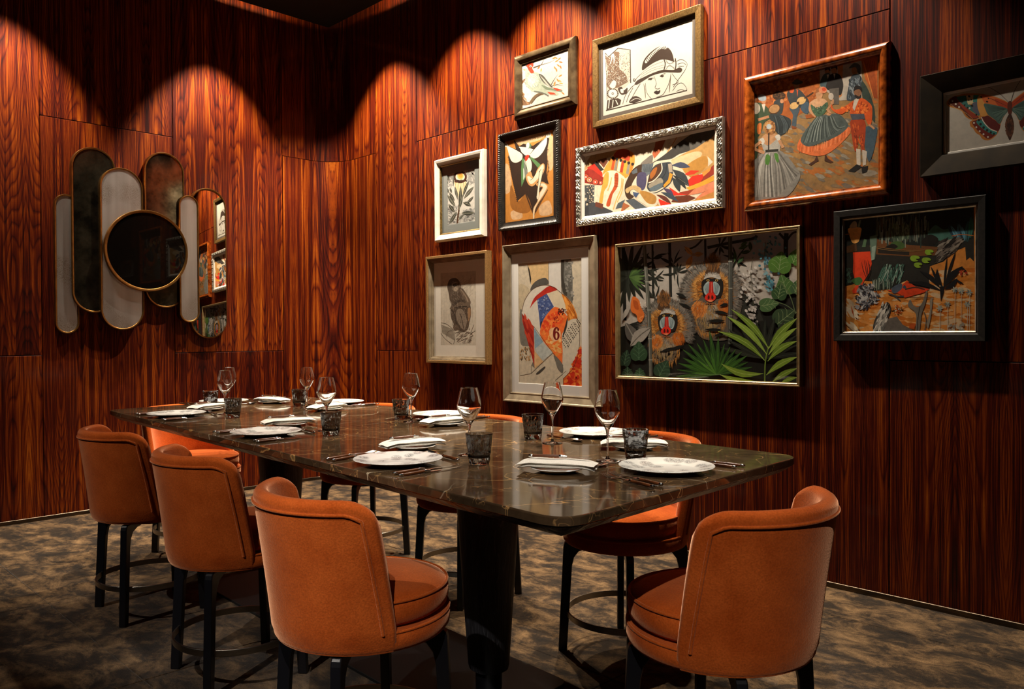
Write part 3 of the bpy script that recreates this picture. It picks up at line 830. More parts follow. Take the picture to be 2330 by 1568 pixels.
BUTTER = bk.mesh('blade', 30)

def cutlery(name, label, cat, group, x, y, z, ang, head_name, head_me):
    t = empty(name, (x, y, z), ang); tag(t, label, cat, group)
    put('handle', HANDLE, M_HORN, t); put('end_cap', ENDCAP, M_CUT, t); put('bolster', BOLST, M_CUT, t); put(head_name, head_me, M_CUT, t)
    return t

ZS = TZ + 0.0003
SET = [  # plate, facing, wine glass rim px, tumbler rim px, napkin end px, fork turn
    ((2.40, -2.42), 87, (511.5, 843), (530, 906.5), (431, 928), (512, 919), 8),
    ((3.41, -2.48), 87, (742.5, 858.6), (752.8, 937), (597, 960), (714, 953), 8),
    ((4.35, -2.54), 87, (1067, 882.3), (1090, 986), (867, 1011.6), (1010, 1000), 12),
    ((5.01, -2.09), 180, (1382, 887.5), (1446, 977), (1187, 1050), (1354, 1057), -14),
    ((4.35, -1.61), -93, (1256.3, 870), (1212.5, 942.5), (1382, 1005), (1505, 1006), 0),
    ((3.37, -1.56), -93, (935, 849.3), (912.5, 908.5), (966.5, 959), (1060, 951), 0),
    ((2.40, -1.50), -93, (698, 836), (680.7, 886), (700, 928), (787.6, 919), 0),
    ((1.86, -1.93), 0, (521, 836), (479, 889), (585, 906), (655, 910), 0),
]
for i, (pc, hd, gl, tu, n0, n1, ft) in enumerate(SET):
    wd = PLACES[i][2].replace('the side away from the pictures', 'side away from pictures').replace('the place', 'place').replace('the middle', 'middle').replace('the table', 'table').replace('on the picture side', 'on picture side')
    a = math.radians(hd); d = Vector((math.cos(a), math.sin(a))); r_ = Vector((d.y, -d.x)); P = Vector(pc)
    def at(rr, dd): q = P + r_ * rr + d * dd; return q.x, q.y
    o = tag(put('dinner_plate', PL_ME, M_TOILE, None, (pc[0], pc[1], ZS), R.uniform(0, 6)), 'printed dinner plate at ' + wd, 'plate', 'dinner plates on the table')
    q = on_z(gl[0], gl[1], TZ + 0.218)
    tag(put('wine_glass', WG_ME, M_GLASS, None, (q.x, q.y, ZS)), 'clear wine glass at ' + wd, 'wine glass', 'wine glasses on the table')
    q = on_z(tu[0], tu[1], TZ + 0.092)
    tag(put('tumbler', TU_ME, M_SMOKE, None, (q.x, q.y, ZS), i * 0.7), 'smoke grey tumbler at ' + wd, 'tumbler', 'hammered tumblers on the table')
    a0 = on_z(n0[0], n0[1], TZ + 0.024); a1 = on_z(n1[0], n1[1], TZ + 0.024)
    c = (a0 + a1) / 2; na = math.atan2(a1.y - a0.y, a1.x - a0.x)
    tag(put('side_plate', SP_ME, M_WHITE, None, (c.x, c.y, ZS)), 'white side plate at ' + wd, 'side plate', 'side plates on the table')
    np_ = tag(put('napkin', NP_ME, M_LINEN, None, (c.x, c.y, ZS + 0.0135), na), 'folded white napkin at ' + wd, 'napkin', 'folded napkins')
    kx = Vector((math.cos(na), math.sin(na)))
    cutlery('butter_knife', 'butter knife lying on napkin at ' + wd, 'knife', 'butter knives', c.x - kx.x * 0.085, c.y - kx.y * 0.085, ZS + 0.0365, na + 0.06, 'blade', BUTTER)
    x, y = at(0.165, -0.125); cutlery('table_knife', 'inner table knife at ' + wd, 'knife', 'table knives', x, y, ZS, a + 0.07, 'blade', BLADE)
    x, y = at(0.203, -0.130); cutlery('table_knife', 'outer table knife at ' + wd, 'knife', 'table knives', x, y, ZS, a + 0.09, 'blade', BLADE)
    fr = math.radians(ft); f0 = -0.165 if ft >= 0 else -0.208
    x, y = at(f0, -0.130); cutlery('table_fork', 'inner table fork at ' + wd, 'fork', 'table forks', x, y, ZS, a + fr, 'tines', TINES)
    x, y = at(f0 - 0.036, -0.130); cutlery('table_fork', 'outer table fork at ' + wd, 'fork', 'table forks', x, y, ZS, a + fr, 'tines', TINES)
    x, y = at(0.095, 0.158); cutlery('dessert_spoon', 'dessert spoon above plate at ' + wd, 'spoon', 'dessert spoons', x, y, ZS, a + math.pi / 2 - 0.12, 'bowl', SPOON)
# ================================================================ framed pictures
def art_mat():
    m, nt, b = new_mat('printed_artwork')
    at_ = N(nt, 'ShaderNodeAttribute'); at_.attribute_name = 'ink'
    tc = N(nt, 'ShaderNodeTexCoord')
    n1 = N(nt, 'ShaderNodeTexNoise', Scale=38.0, Detail=5.0, Roughness=0.7); L(nt, tc.outputs['Object'], n1.inputs['Vector'])
    mul = ramp(nt, n1.outputs['Fac'], [(0.28, (0.72, 0.72, 0.72, 1)), (0.5, (1, 1, 1, 1)), (0.72, (1.22, 1.20, 1.16, 1))])
    mx = mixc(nt, at_.outputs['Alpha'], at_.outputs['Color'], mixc(nt, 1.0, at_.outputs['Color'], mul, 'MULTIPLY'))
    L(nt, mx, b.inputs['Base Color']); b.inputs['Roughness'].default_value = 0.65; b.inputs['Specular IOR Level'].default_value = 0.25
    return m
M_ART = art_mat()
M_PANE = pane_mat('picture_glass', (0.985, 0.985, 0.985), 1.45)

def catmull(pts, closed=True, n=5):
    out = []; m = len(pts)
    rng = range(m) if closed else range(m - 1)
    for i in rng:
        g = (lambda k: pts[k % m]) if closed else (lambda k: pts[max(0, min(m - 1, k))])
        p0, p1, p2, p3 = g(i - 1), g(i), g(i + 1), g(i + 2)
        for k in range(n):
            t = k / n
            out.append(tuple(0.5 * ((2 * p1[c]) + (-p0[c] + p2[c]) * t + (2 * p0[c] - 5 * p1[c] + 4 * p2[c] - p3[c]) * t * t + (-p0[c] + 3 * p1[c] - 3 * p2[c] + p3[c]) * t ** 3) for c in (0, 1)))
    if not closed: out.append(pts[-1])
    return out

class Art:
    """flat print: inked shapes in thin layers; shapes are given in the pixels of one crop (x0, y0, scale)"""
    def __init__(s, x0, y0, sc, cx, cz, hp):
        s.x0, s.y0, s.sc, s.cx, s.cz, s.hp = x0, y0, sc, cx, cz, hp
        s.v = []; s.f = []; s.c = []; s.depth = 0.0; s.top = 0.0; s.sub = 0; s.rnd = random.Random(int(cx * 1000)); s.g = 1.0; s.tex = 0.6; s.clip = None
    @property
    def lay(s): return 0
    @lay.setter
    def lay(s, v): s.depth = s.top + 2.5e-6; s.top = s.depth; s.sub = 0      # start a new ink layer
    def w(s, q):
        P = on_y(s.x0 + q[0] / s.sc, s.y0 + q[1] / s.sc, -s.hp)
        return P.x - s.cx, P.z - s.cz
    def raw(s, pts, col, up=True, tex=None):
        if up: s.lay += 1
        else: s.sub = (s.sub + 1) % 31
        dd = s.depth + s.sub * 1.0e-6; s.top = max(s.top, dd)
        y = -s.hp - dd
        if s.clip:
            x0, x1, z0, z1 = s.clip
            pts = clip_poly(pts, x0, x1, z0, z1)
            if len(pts) < 3: return
        o = len(s.v); s.v += [(x, y, z) for x, z in pts]; s.f.append(tuple(range(o, o + len(pts))))
        if isinstance(col, str):
            c = rgb(col)
        else: c = tuple(col)
        t = s.tex if tex is None else tex
        s.c += [(c[0] * s.g, c[1] * s.g, c[2] * s.g, t)] * len(pts)
    def poly(s, pts, col, up=True, tex=None): s.raw([s.w(q) for q in pts], col, up, tex)
    def blob(s, pts, col, up=True, n=5, tex=None): s.raw([s.w(q) for q in catmull(pts, True, n)], col, up, tex)
    def ell(s, x, y, rx, ry, col, rot=0.0, up=True, n=18, tex=None):
        ca, sa = math.cos(rot), math.sin(rot)
        s.raw([s.w((x + rx * math.cos(a) * ca - ry * math.sin(a) * sa, y + rx * math.cos(a) * sa + ry * math.sin(a) * ca)) for a in (2 * math.pi * k / n for k in range(n))], col, up, tex)
    def line(s, pts, wd, col, up=True, curve=True, taper=False, n=4):
        """brush line; wd in crop pixels"""
        if curve and len(pts) > 2: pts = catmull(pts, False, n)
        L_, R_ = [], []
        m = len(pts)
        for i in range(m):
            a = pts[max(0, i - 1)]; b_ = pts[min(m - 1, i + 1)]
            dx, dy = b_[0] - a[0], b_[1] - a[1]; l_ = math.hypot(dx, dy) or 1
            k = wd / 2
            if taper: k *= (1 - (i / (m - 1)) ** 1.5) * 0.96 + 0.04 if taper == 1 else max(0.06, math.sin(math.pi * i / (m - 1)) ** 0.8)
            L_.append((pts[i][0] - dy / l_ * k, pts[i][1] + dx / l_ * k)); R_.append((pts[i][0] + dy / l_ * k, pts[i][1] - dx / l_ * k))
        if up: s.lay += 1
        for i in range(m - 1): s.raw([s.w(q) for q in (L_[i], L_[i + 1], R_[i + 1], R_[i])], col, False)
    def leaf(s, a, b_, wd, col, rib=None, bend=0.0, up=True):
        dx, dy = b_[0] - a[0], b_[1] - a[1]; l_ = math.hypot(dx, dy) or 1; nx, ny = -dy / l_, dx / l_
        def p_(t, k): o = bend * math.sin(math.pi * t); return (a[0] + dx * t + nx * (k + o), a[1] + dy * t + ny * (k + o))
        ts = [0, 0.12, 0.28, 0.45, 0.62, 0.8, 0.92, 1]
        wv = [0.04, 0.35, 0.72, 1.0, 0.92, 0.6, 0.28, 0]
        if up: s.lay += 1
        for i in range(7):
            s.raw([s.w(q) for q in (p_(ts[i], wd / 2 * wv[i]), p_(ts[i + 1], wd / 2 * wv[i + 1] + 0.01), p_(ts[i + 1], -wd / 2 * wv[i + 1] - 0.01), p_(ts[i], -wd / 2 * wv[i]))], col, False)
        if rib:
            s.lay += 1
            for i in range(7):
                k = max(0.6, wd * 0.05)
                s.raw([s.w(q) for q in (p_(ts[i], k), p_(ts[i + 1], k * 0.7), p_(ts[i + 1], -k * 0.7), p_(ts[i], -k))], rib, False)
    def fur(s, cx, cy_, r0, r1, n, cols, ln, wd, a0=0, a1=360, sq=1.0, flow=None, jit=0.25):
        """radiating hair strokes between two radii"""
        for lay in range(3):
            s.lay += 1
            for k in range(n // 3):
                a = math.radians(s.rnd.uniform(a0, a1)); t = math.sqrt(s.rnd.random()); rr = r0 + (r1 - r0) * t
                x, y = cx + rr * math.cos(a), cy_ + rr * sq * math.sin(a)
                b_ = a + s.rnd.uniform(-jit, jit); l_ = ln * s.rnd.uniform(0.6, 1.3)
                if flow: b_ = flow(x, y) + s.rnd.uniform(-jit, jit)
                ex, ey = x + l_ * math.cos(b_), y + l_ * math.sin(b_)
                px, py = -math.sin(b_) * wd / 2, math.cos(b_) * wd / 2
                c = cols[min(len(cols) - 1, int(t * len(cols) * 0.999))] if s.rnd.random() < 0.75 else s.rnd.choice(cols)
                s.raw([s.w(q) for q in ((x - px, y - py), (x + px, y + py), (ex, ey))], c, False)
    def scatter(s, quad, n, cols, size, ang=None, asp=1.0):
        """random dabs inside a quadrilateral"""
        s.lay += 1
        for k in range(n):
            u, v = s.rnd.random(), s.rnd.random()
            x = (quad[0][0] * (1 - u) + quad[1][0] * u) * (1 - v) + (quad[3][0] * (1 - u) + quad[2][0] * u) * v
            y = (quad[0][1] * (1 - u) + quad[1][1] * u) * (1 - v) + (quad[3][1] * (1 - u) + quad[2][1] * u) * v
            z_ = size * s.rnd.uniform(0.5, 1.4); an = s.rnd.uniform(0, 3.14) if ang is None else ang + s.rnd.uniform(-0.25, 0.25)
            ca, sa = math.cos(an), math.sin(an)
            q = [(x + ca * a * z_ * asp - sa * b_ * z_, y + sa * a * z_ * asp + ca * b_ * z_) for a, b_ in ((-1, 0), (-0.4, 0.55), (0.5, 0.5), (1, 0), (0.4, -0.5), (-0.5, -0.55))]
            if k % 60 == 59: s.lay += 1
            s.raw([s.w(t) for t in q], s.rnd.choice(cols), False)
    def build(s, name, parent):
        me = bpy.data.meshes.new(name); me.from_pydata(s.v, [], s.f)
        at_ = me.attributes.new('ink', 'FLOAT_COLOR', 'POINT')
        flat = [x for c in s.c for x in c]; at_.data.foreach_set('color', flat)
        # every sheet faces the room
        me.update()
        bm = bmesh.new(); bm.from_mesh(me)
        for f in bm.faces:
            if f.normal.y > 0: f.normal_flip()
        bm.to_mesh(me); bm.free()
        return put(name, me, M_ART, parent)

def clip_poly(pts, x0, x1, z0, z1):
    def cl(p_, ax, lim, sg):
        out = []
        for i in range(len(p_)):
            a, b_ = p_[i - 1], p_[i]; ia = sg * (a[ax] - lim) <= 0; ib = sg * (b_[ax] - lim) <= 0
            if ia != ib:
                t = (lim - a[ax]) / (b_[ax] - a[ax]); out.append((a[0] + (b_[0] - a[0]) * t, a[1] + (b_[1] - a[1]) * t))
            if ib: out.append(b_)
        return out
    for ax, lim, sg in ((0, x0, -1), (0, x1, 1), (1, z0, -1), (1, z1, 1)):
        if len(pts) < 3: return []
        pts = cl(pts, ax, lim, sg)
    return pts

def frame_mesh(a, b_, prof, nseg=1, relief=None):
    """mitred moulding; prof = (inset, height above wall); a, b_ = half width / half height"""
    m = MB()
    for side in range(4):
        rows = []
        for (w_, h) in prof:
            row = []
            for k in range(nseg + 1):
                t = k / nseg
                if side in (0, 2):
                    x = -(a - w_) + 2 * (a - w_) * t; z = (b_ - w_) if side == 0 else -(b_ - w_); s_ = x
                else:
                    z = -(b_ - w_) + 2 * (b_ - w_) * t; x = (a - w_) if side == 1 else -(a - w_); s_ = z
                hh = h + (relief(s_, w_, side) if relief else 0.0)
                row.append((x, -hh, z))
            rows.append(row)
        m.grid(rows)
    return m

PICS = {}
def picture(key, label, px, t, prof, mat, mats=None, mat_w=0.0, mat_mat=None, glass=True, hp=0.010, nseg=1, relief=None, extra=None):
    q = [on_y(x, y, -t) for x, y in px]
    x0 = (q[0].x + q[3].x) / 2; x1 = (q[1].x + q[2].x) / 2; z1 = (q[0].z + q[1].z) / 2; z0 = (q[2].z + q[3].z) / 2
    cx, cz, a, b_ = (x0 + x1) / 2, (z0 + z1) / 2, (x1 - x0) / 2, (z1 - z0) / 2
    root = empty('framed_picture', (cx, 0, cz)); tag(root, label, 'picture', 'framed pictures on the panelled wall')
    fr = frame_mesh(a, b_, prof, nseg, relief)
    fr.build('frame', mat, root, 32)
    win = prof[-1][0]
    MB().box(-a + 0.004, a - 0.004, -0.004, -0.0006, -b_ + 0.004, b_ - 0.004).build('backboard', M_DARK, root)
    iw, ih = a - win, b_ - win
    if extra:
        for nm, pr, mt in extra: frame_mesh(a, b_, pr).build(nm, mt, root, 32)
        win = extra[-1][1][-1][0]; iw, ih = a - win, b_ - win
    if mat_mat:
        frame_mesh(a, b_, [(win - 0.004, hp + 0.0035), (win + mat_w, hp + 0.0035), (win + mat_w + 0.0015, hp + 0.0006)]).build('mount', mat_mat, root)
        iw -= mat_w; ih -= mat_w
    if glass:
        g = MB(); gw, gh, gy = a - win + 0.003, b_ - win + 0.003, -(hp + 0.0060)
        g.add([(-gw, gy, -gh), (gw, gy, -gh), (gw, gy, gh), (-gw, gy, gh)], [(0, 1, 2, 3)])
        put('glass_pane', g.mesh('glass_pane', None, False), M_PANE, root)
    PICS[key] = (root, cx, cz, iw, ih, hp)
    return root
def art(key, x0, y0, sc):
    root, cx, cz, iw, ih, hp = PICS[key]
    A = Art(x0, y0, sc, cx, cz, hp); A.clip = (-iw - 0.002, iw + 0.002, -ih - 0.002, ih + 0.002)
    return A, root, iw, ih
def ground(A, iw, ih, col, tex=None):
    A.raw([(-iw - 0.003, -ih - 0.003), (iw + 0.003, -ih - 0.003), (iw + 0.003, ih + 0.003), (-iw - 0.003, ih + 0.003)], col, True, tex)

def wood_frame(name, c0, c1, rough=0.4, metal=0.0, sc=18): return noisy(name, c0, c1, sc, rough, metal, detail=5, stretch=(1, 1, 1))
M_F_BIRD = wood_frame('pewter_brown_frame', '#4a3a28', '#6d5a40', 0.28, 0.6)
M_F_HAT = noisy('bronze_brushed_frame', '#5d4423', '#7c5f35', 90, 0.38, 0.55)
M_F_WHITE = noisy('ivory_painted_frame', '#c9c2b3', '#ddd6c8', 12, 0.45)
M_GOLD = noisy('aged_gold_fillet', '#7a6238', '#a88a52', 60, 0.35, 0.8)
M_F_BLACK = noisy('black_carved_frame', '#120f0c', '#221c16', 40, 0.42)
M_F_TAN = noisy('gilded_wood_frame', '#7b5c35', '#997446', 120, 0.45, 0.35, stretch=(1, 1, 1))
M_F_SILVERTAN = noisy('champagne_silver_frame', '#8b7c66', '#aa9a80', 14, 0.36, 0.55)
M_F_SILVER = noisy('carved_silver_frame', '#9c978c', '#cfcabd', 25, 0.32, 0.75)
M_F_BURL = noisy('burl_walnut_frame', '#4e1d07', '#a4521b', 26, 0.2, 0.0, detail=6, **{'Coat Weight': 0.6, 'Coat Roughness': 0.12})
M_F_CHAMP = noisy('champagne_frame', '#8a744f', '#a58d64', 30, 0.36, 0.5)
M_F_DKBRONZE = noisy('dark_bronze_frame', '#1d160d', '#2c2214', 10, 0.7, 0.0, **{'Specular IOR Level': 0.15})
M_F_CHAR = noisy('charcoal_frame', '#12100e', '#1f1b18', 60, 0.6, 0.0, **{'Specular IOR Level': 0.2})
M_MAT_WHITE = simple('white_mount', (0.80, 0.78, 0.74), 0.9)
M_MAT_GREY = simple('grey_green_mount', (0.20, 0.215, 0.20), 0.9)
M_MAT_BROWN = simple('brown_mount', (0.075, 0.055, 0.040), 0.9)
M_LINER = simple('ivory_liner', (0.62, 0.58, 0.52), 0.6)

picture('bird', 'small brown-framed print of a red-headed bird on a branch', [(1165.3, 129.4), (1305.7, 79.8), (1307.4, 235.6), (1168.5, 272.5)], 0.034,
        [(0, 0.001), (0, 0.018), (0.006, 0.026), (0.018, 0.033), (0.030, 0.034), (0.042, 0.030), (0.052, 0.022), (0.060, 0.016), (0.064, 0.018), (0.068, 0.017), (0.070, 0.006)], M_F_BIRD)
picture('hat', 'ink drawing of a woman in a brimmed hat in a bronze frame', [(1346.4, 92.7), (1593.2, 8.2), (1594.5, 232.4), (1349.2, 290.8)], 0.034,
        [(0, 0.001), (0, 0.032), (0.003, 0.034), (0.034, 0.030), (0.038, 0.028), (0.038, 0.006)], M_F_HAT, mat_w=0.028, mat_mat=M_MAT_BROWN)
picture('protea', 'protea flower print with grey mount in a white frame', [(986, 365.6), (1097, 337), (1098.6, 536), (988, 551.5)], 0.045,
        [(0, 0.001), (0, 0.030), (0.004, 0.034), (0.006, 0.042), (0.012, 0.045), (0.028, 0.042), (0.036, 0.034), (0.044, 0.030), (0.050, 0.030), (0.050, 0.014)], M_F_WHITE, mat_w=0.060, mat_mat=M_MAT_GREY,
        extra=[('gold_fillet', [(0.049, 0.026), (0.055, 0.028), (0.061, 0.022), (0.062, 0.006)], M_GOLD)], hp=0.008)
picture('dancer', 'leaping white dancer poster in a black rope-edged frame', [(1129.8, 306.8), (1267.3, 271), (1270, 506), (1134, 526.4)], 0.034,
        [(0, 0.001), (0, 0.024), (0.004, 0.030), (0.010, 0.034), (0.016, 0.031), (0.022, 0.024), (0.030, 0.020), (0.050, 0.016), (0.054, 0.016), (0.055, 0.006)], M_F_BLACK, nseg=150,
        relief=lambda s, w_, sd: 0.0028 * math.sin(s * 420 + w_ * 260) if 0.003 < w_ < 0.018 else 0.0)
picture('monkey', 'sepia monkey drawing behind glass in a stepped gilded frame', [(967.9, 585), (1107.5, 569.3), (1108, 831), (969.6, 824.3)], 0.050,
        [(0, 0.001), (0, 0.048), (0.002, 0.050), (0.019, 0.050), (0.021, 0.046), (0.021, 0.040)], M_F_TAN,
        extra=[('stepped_slip', [(0.021, 0.041), (0.028, 0.041), (0.030, 0.034), (0.036, 0.036), (0.038, 0.028), (0.046, 0.026), (0.047, 0.018), (0.052, 0.018), (0.053, 0.006)], M_F_SILVERTAN)], hp=0.008)
picture('six', 'abstract painting with a red numeral 6 in a wide silver frame', [(1142, 559.6), (1352.9, 534.7), (1353.7, 929.3), (1144, 912.4)], 0.036,
        [(0, 0.001), (0, 0.034), (0.004, 0.036), (0.012, 0.034), (0.015, 0.030), (0.055, 0.018), (0.060, 0.020), (0.066, 0.018), (0.068, 0.006)], M_F_SILVERTAN, mat_w=0.064, mat_mat=M_MAT_WHITE, hp=0.006)
def carve(s, w_, sd):
    if 0.004 < w_ < 0.036:
        return 0.0040 * (math.sin(s * 150 + 3 * math.sin(w_ * 190)) * math.sin(w_ * 330 + 1.3 * math.sin(s * 75)) + 0.5 * math.sin(s * 310 + w_ * 400))
    return 0.0
picture('ethnic', 'wide abstract painting in orange and slate in an ornate silver frame', [(1307.5, 337.5), (1641.8, 263.4), (1643.2, 471.4), (1309.3, 515.2)], 0.036,
        [(0, 0.001), (0, 0.026), (0.003, 0.030)] + [(0.005 + 0.003 * k, 0.030 + 0.004 * math.sin(math.pi * k / 10)) for k in range(11)] + [(0.038, 0.028), (0.041, 0.022), (0.041, 0.018)], M_F_SILVER, nseg=170, relief=carve, glass=False,
        extra=[('ivory_liner', [(0.040, 0.022), (0.046, 0.022), (0.058, 0.014), (0.060, 0.013), (0.060, 0.006)], M_LINER)])
picture('spanish', 'painting of costumed dancers in a glossy burl wood frame', [(1687.3, 177), (2021, 90), (2024.3, 440.7), (1692, 482.7)], 0.040,
        [(0, 0.001), (0, 0.020), (0.004, 0.030), (0.012, 0.037), (0.024, 0.040), (0.036, 0.037), (0.046, 0.028), (0.051, 0.020), (0.053, 0.021), (0.056, 0.020), (0.057, 0.006)], M_F_BURL)
picture('mandrill', 'large jungle print with two mandrills in a thin champagne frame', [(1399, 556.6), (1819.3, 512.2), (1820, 882), (1400, 861)], 0.040,
        [(0, 0.001), (0, 0.038), (0.002, 0.040), (0.007, 0.040), (0.009, 0.037), (0.015, 0.039), (0.018, 0.036), (0.020, 0.010)], M_F_CHAMP)
picture('butterfly', 'butterfly print in a broad sloping dark bronze frame', [(2093, 169.7), (2588, 71), (2588, 343), (2093, 398)], 0.042,
        [(0, 0.001), (0, 0.040), (0.002, 0.042), (0.006, 0.041), (0.086, 0.026), (0.090, 0.024), (0.090, 0.006)], M_F_DKBRONZE, mat_w=0.010, mat_mat=M_MAT_WHITE)
picture('garden', 'dark and orange garden painting in a charcoal frame with silver slip', [(1895.3, 481.4), (2242.7, 443), (2243.4, 776.9), (1897.7, 776.4)], 0.036,
        [(0, 0.001), (0, 0.034), (0.003, 0.036), (0.030, 0.034), (0.036, 0.028), (0.038, 0.020)], M_F_CHAR,
        extra=[('silver_slip', [(0.037, 0.024), (0.042, 0.026), (0.047, 0.020), (0.048, 0.006)], M_F_SILVER)])
# ---------------------------------------------------------------- bird
A, root, iw, ih = art('bird', 1140, 0, 4.66)
A.g = 0.8; ground(A, iw, ih, '#bcb5ab')
A.blob([(180, 700), (260, 660), (240, 760), (260, 860), (200, 900), (170, 860)], '#a3a1a6')
A.blob([(560, 560), (680, 500), (690, 640), (620, 660)], '#aaa7a8')
A.blob([(183, 905), (215, 868), (245, 838), (257, 850), (215, 908), (205, 960), (230, 1030), (270, 1075), (315, 1085), (300, 1112), (230, 1118), (185, 1105)], '#6b4a2c', n=4)
A.scatter([(190, 950), (215, 950), (290, 1100), (200, 1110)], 60, ['#4a2f1a', '#8a6540'], 8, 0.8, 2.5)
A.line([(312, 1095), (360, 1030), (410, 1000), (450, 985)], 34, '#5f4a30')
A.line([(330, 1090), (380, 1030), (430, 995)], 8, '#3a2a1c')
for p_ in ([(340, 722), (420, 692), (450, 640), (466, 598)], [(345, 715), (420, 690), (520, 660), (615, 606)], [(335, 685), (352, 655), (380, 630)], [(520, 922), (560, 850), (606, 785)], [(535, 915), (600, 898), (665, 915)]):
    A.line(p_, 9, '#4a3a2c', taper=1)
for x, y, a in ((560, 700, 60), (590, 680, 40), (610, 655, 10), (625, 690, 70), (570, 660, -30), (600, 640, -40), (585, 720, 80), (430, 720, 100), (415, 700, 130), (590, 830, 60), (600, 850, 20), (575, 860, 100), (610, 815, -30), (560, 875, 80), (615, 880, 10), (218, 700, 100), (205, 740, 60), (232, 735, 20), (195, 800, 90), (215, 690, -60), (640, 975, 40), (560, 600, 30), (540, 625, -20)):
    A.leaf((x, y), (x + 46 * math.cos(math.radians(a)), y + 46 * math.sin(math.radians(a))), 15, R.choice(['#c8692a', '#b9581f', '#d58a45']))
A.blob([(262, 722), (300, 752), (345, 758), (400, 775), (430, 812), (450, 870), (490, 930), (600, 978), (606, 1008), (555, 1012), (470, 992), (400, 985), (330, 968), (290, 930), (270, 880), (262, 820), (254, 770)], '#9aa28f')
A.blob([(300, 790), (360, 780), (395, 830), (390, 900), (340, 930), (290, 890)], '#b9c0a8')
A.fur(330, 850, 5, 90, 240, ['#c2c7b2', '#8f9686', '#7d8478'], 22, 5, 0, 360, 1.0, flow=lambda x, y: 0.75)
A.blob([(400, 785), (445, 800), (500, 868), (548, 925), (520, 922), (470, 892), (430, 850)], '#4c4a42')
for k in range(7): A.line([(415 + k * 8, 800 + k * 8), (470 + k * 10, 880 + k * 8), (490 + k * 8, 905 + k * 4)], 3, '#a8a698')
A.blob([(430, 900), (530, 935), (640, 950), (640, 975), (560, 960), (480, 950)], '#6d7862')
A.poly([(548, 930), (600, 938), (645, 955), (595, 966)], '#c5391d'); A.poly([(492, 975), (560, 982), (585, 1002), (520, 1002)], '#cb3d1f')
A.line([(350, 968), (440, 985), (505, 1018)], 14, '#5c5f55')
A.blob([(272, 692), (300, 662), (332, 664), (345, 690), (332, 722), (350, 766), (322, 778), (300, 756), (284, 726)], '#d8361b')
A.ell(314, 703, 10, 10, '#f0e0c8'); A.ell(314, 703, 6, 6, '#15100d'); A.poly([(258, 700), (272, 686), (276, 708)], '#3a332c')
A.build('print', root)

# ---------------------------------------------------------------- woman in a hat
A, root, iw, ih = art('hat', 1140, 0, 4.66)
INK = '#3b2a1e'
A.tex = 0.25; A.g = 0.72; ground(A, iw, ih, '#cfc9bc')
A.poly([(1105, 560), (1140, 603), (1240, 510), (1370, 527), (1374, 860), (1320, 930), (1240, 960), (1120, 1060)], '#b9afa0')
A.poly([(1106, 590), (1140, 612), (1212, 546), (1252, 552), (1252, 720), (1330, 800), (1345, 870), (1240, 930), (1150, 950), (1120, 900), (1132, 760)], '#6b5340')
A.scatter([(1110, 600), (1368, 540), (1370, 850), (1120, 950)], 700, ['#3b2a1e', '#5d4432', '#cfc9bc', '#b9afa0'], 4.5)
for p_ in ([(1180, 570), (1170, 640), (1150, 690)], [(1190, 570), (1200, 640), (1195, 680)]): A.line(p_, 16, '#cfc9bc', taper=1)
A.line([(1105, 560), (1140, 603), (1240, 511), (1370, 527), (1375, 880)], 9, INK, curve=False)
A.line([(1106, 560), (1120, 900), (1125, 1060)], 4, INK)
for k in range(18):
    a = k * math.pi / 9; A.poly([(1185 + 40 * math.cos(a), 992 + 36 * math.sin(a)), (1185 + 62 * math.cos(a - 0.16), 992 + 56 * math.sin(a - 0.16)), (1185 + 62 * math.cos(a + 0.16), 992 + 56 * math.sin(a + 0.16))], INK, up=False)
A.ell(1185, 992, 46, 42, '#d4cec2'); A.ell(1185, 992, 13, 13, INK); A.ell(1185, 992, 7, 7, '#d4cec2')
A.blob([(1150, 905), (1190, 850), (1225, 870), (1215, 920), (1180, 940)], '#c8c1b3'); A.line([(1150, 905), (1190, 850), (1225, 870), (1215, 920)], 4, INK)
A.poly([(1128, 1062), (1240, 1040), (1275, 1060), (1262, 1110), (1118, 1168)], INK)
for p_ in ([(1150, 1050), (1140, 1150)], [(1190, 1060), (1180, 1140)], [(1215, 1060), (1240, 1110)]): A.line(p_, 10, '#cfc9bc', curve=False)
A.blob([(1240, 940), (1280, 920), (1300, 960), (1340, 930), (1330, 990), (1270, 1000)], INK); A.blob([(1265, 950), (1290, 945), (1300, 980), (1275, 985)], '#cfc9bc')
A.line([(1112, 1173), (1500, 1077), (1972, 958)], 9, INK, curve=False)
A.blob([(1497, 742), (1508, 655), (1558, 582), (1638, 515), (1700, 490), (1762, 500), (1806, 545), (1828, 610), (1832, 660), (1780, 645), (1720, 632), (1640, 655), (1560, 705)], INK)
A.blob([(1528, 645), (1598, 562), (1690, 492), (1762, 494), (1748, 522), (1690, 522), (1612, 588), (1545, 668)], '#cfc9bc')
for k in range(15):
    t = k / 14; x = 1545 + 200 * t; y = 640 - 140 * t + 25 * math.sin(3.1 * t) * -1
    A.line([(x - 8, y - 8), (x + 16, y + 26)], 7, INK, up=False)
A.blob([(1500, 760), (1560, 706), (1640, 656), (1722, 632), (1832, 660), (1850, 735), (1720, 742), (1620, 772), (1520, 818), (1440, 868)], '#cfc9bc')
A.blob([(1418, 888), (1450, 850), (1520, 815), (1620, 770), (1720, 740), (1830, 742), (1890, 715), (1922, 735), (1902, 766), (1830, 768), (1720, 768), (1600, 802), (1500, 862), (1440, 897)], INK)
for p_ in ([(1420, 850), (1500, 770), (1600, 700), (1722, 652)], [(1480, 800), (1600, 728), (1728, 690)], [(1470, 830), (1600, 750), (1725, 715)], [(1735, 660), (1790, 675), (1835, 665)], [(1735, 715), (1790, 700), (1840, 718)]): A.line(p_, 3, INK)
